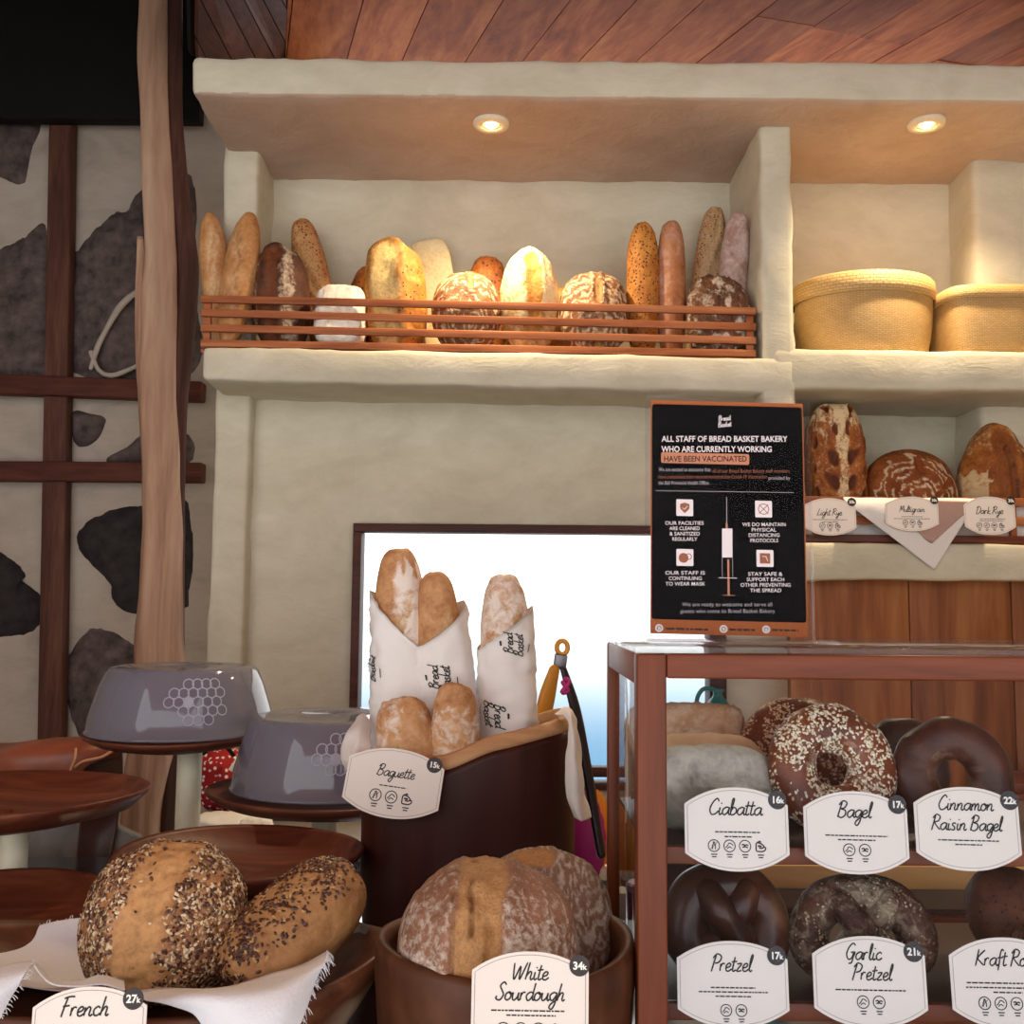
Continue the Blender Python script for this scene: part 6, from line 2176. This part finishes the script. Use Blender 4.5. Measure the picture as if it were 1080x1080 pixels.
# ================================================================== BEHIND THE CASE
xk0 = W(790, 930, 2.1).x
cb = thing('storage_cabinet', 'pale fronted wooden cabinet against the boarded wall behind the case', 'cabinet', (1.0, 2.25, 0))
zA, zB_, zC_, zD_ = (W(930, y, 2.1).z for y in (913, 938, 961, 985))
put('worktop', rbox(xk0, 1.6, 2.1, 2.435, zB_, zA, r=.003, seg=.4), wood('pale_worktop', '#b98a52', '#d2a76b', '#e2bd84', 'X', .5, .4), cb, auto=.6)
put('drawer_front', rbox(xk0 + .01, 1.59, 2.112, 2.43, zC_, zB_ - .0005, r=.002, seg=.4), wood('brown_front', '#5e4a38', '#7d654e', '#92785e', 'X', .5, .5), cb, auto=.6)
put('slat', rbox(xk0 + .01, 1.59, 2.095, 2.11, W(930, 973, 2.1).z, W(930, 966, 2.1).z, r=.002, seg=.4), M_CASE, cb, auto=.6)
put('slat', rbox(xk0 + .01, 1.59, 2.095, 2.11, W(930, 983, 2.1).z, W(930, 978, 2.1).z, r=.002, seg=.4), M_WFR, cb, auto=.6)
put('cabinet_body', rbox(xk0 + .01, 1.59, 2.115, 2.43, 0, zC_ - .0005, r=.003, seg=.4), M_WFR, cb, auto=.6)
x0 = W(1066, 840, 2.2).x
cr = thing('slatted_crate', 'slatted wooden crate on the cabinet at the right edge', 'crate', (x0 + .15, 2.27, zA))
for y in (831, 841, 856, 875, 893):
    z = W(1070, y, 2.2).z
    put('slat', rbox(x0, x0 + .35, 2.2, 2.212, z - .007, z + .007, r=.002, seg=.4), M_CASE, cr, auto=.6)
for x in (x0 + .004, x0 + .33):
    put('upright', rbox(x, x + .016, 2.2125, 2.226, zA + .0005, W(1070, 828, 2.2).z, r=.002, seg=.4), M_CASE, cr, auto=.6)
put('crate_back', rbox(x0, x0 + .35, 2.39, 2.4, zA + .0005, W(1070, 828, 2.2).z, r=.002, seg=.4), M_CASE, cr, auto=.6)
#PART7
# ================================================================== LIGHT AND CAMERA
w = bpy.data.worlds.new('daylight')
sc.world = w
w.use_nodes = True
nt = w.node_tree
bg = nt.nodes['Background']
bg.inputs[0].default_value = (1.0, 0.98, 0.96, 1)
bg.inputs[1].default_value = 2.3
# bright haze outside, paling to blue low down beyond the rear window
tc = nt.nodes.new('ShaderNodeTexCoord')
sp = nt.nodes.new('ShaderNodeSeparateXYZ')
nt.links.new(tc.outputs['Generated'], sp.inputs[0])
fz = nt.nodes.new('ShaderNodeMapRange'); fz.interpolation_type = 'SMOOTHSTEP'
fz.inputs['From Min'].default_value = 0.03; fz.inputs['From Max'].default_value = -0.15
nt.links.new(sp.outputs['Z'], fz.inputs[0])
fy = nt.nodes.new('ShaderNodeMapRange'); fy.interpolation_type = 'SMOOTHSTEP'
fy.inputs['From Min'].default_value = 0.0; fy.inputs['From Max'].default_value = 0.5
nt.links.new(sp.outputs['Y'], fy.inputs[0])
mu = nt.nodes.new('ShaderNodeMath'); mu.operation = 'MULTIPLY'
nt.links.new(fz.outputs[0], mu.inputs[0]); nt.links.new(fy.outputs[0], mu.inputs[1])
mc = nt.nodes.new('ShaderNodeMix'); mc.data_type = 'RGBA'
nt.links.new(mu.outputs[0], mc.inputs[0])
mc.inputs[6].default_value = (1.0, 0.98, 0.96, 1)
mc.inputs[7].default_value = (0.13, 0.255, 0.385, 1)
nt.links.new(mc.outputs[2], bg.inputs[0])

cam = bpy.data.cameras.new('camera')
cam.sensor_fit = 'HORIZONTAL'
cam.sensor_width = 36
cam.lens = 36 * FL / 1080
cam.clip_start = 0.02
co = bpy.data.objects.new('camera', cam)
C.objects.link(co)
m = Matrix((( _r.x, _u.x, -_f.x, EYE.x), (_r.y, _u.y, -_f.y, EYE.y), (_r.z, _u.z, -_f.z, EYE.z), (0, 0, 0, 1)))
co.matrix_world = m
sc.camera = co
sc.view_settings.view_transform = 'Standard'
sc.view_settings.look = 'None'
sc.view_settings.exposure = 0.0
sc.view_settings.gamma = 1.0
sc.cycles.use_denoising = True
sc.cycles.sample_clamp_indirect = 6
sc.cycles.caustics_reflective = False
sc.cycles.caustics_refractive = False
for o in bpy.data.objects:
    if '_o' in o.keys():
        del o['_o']
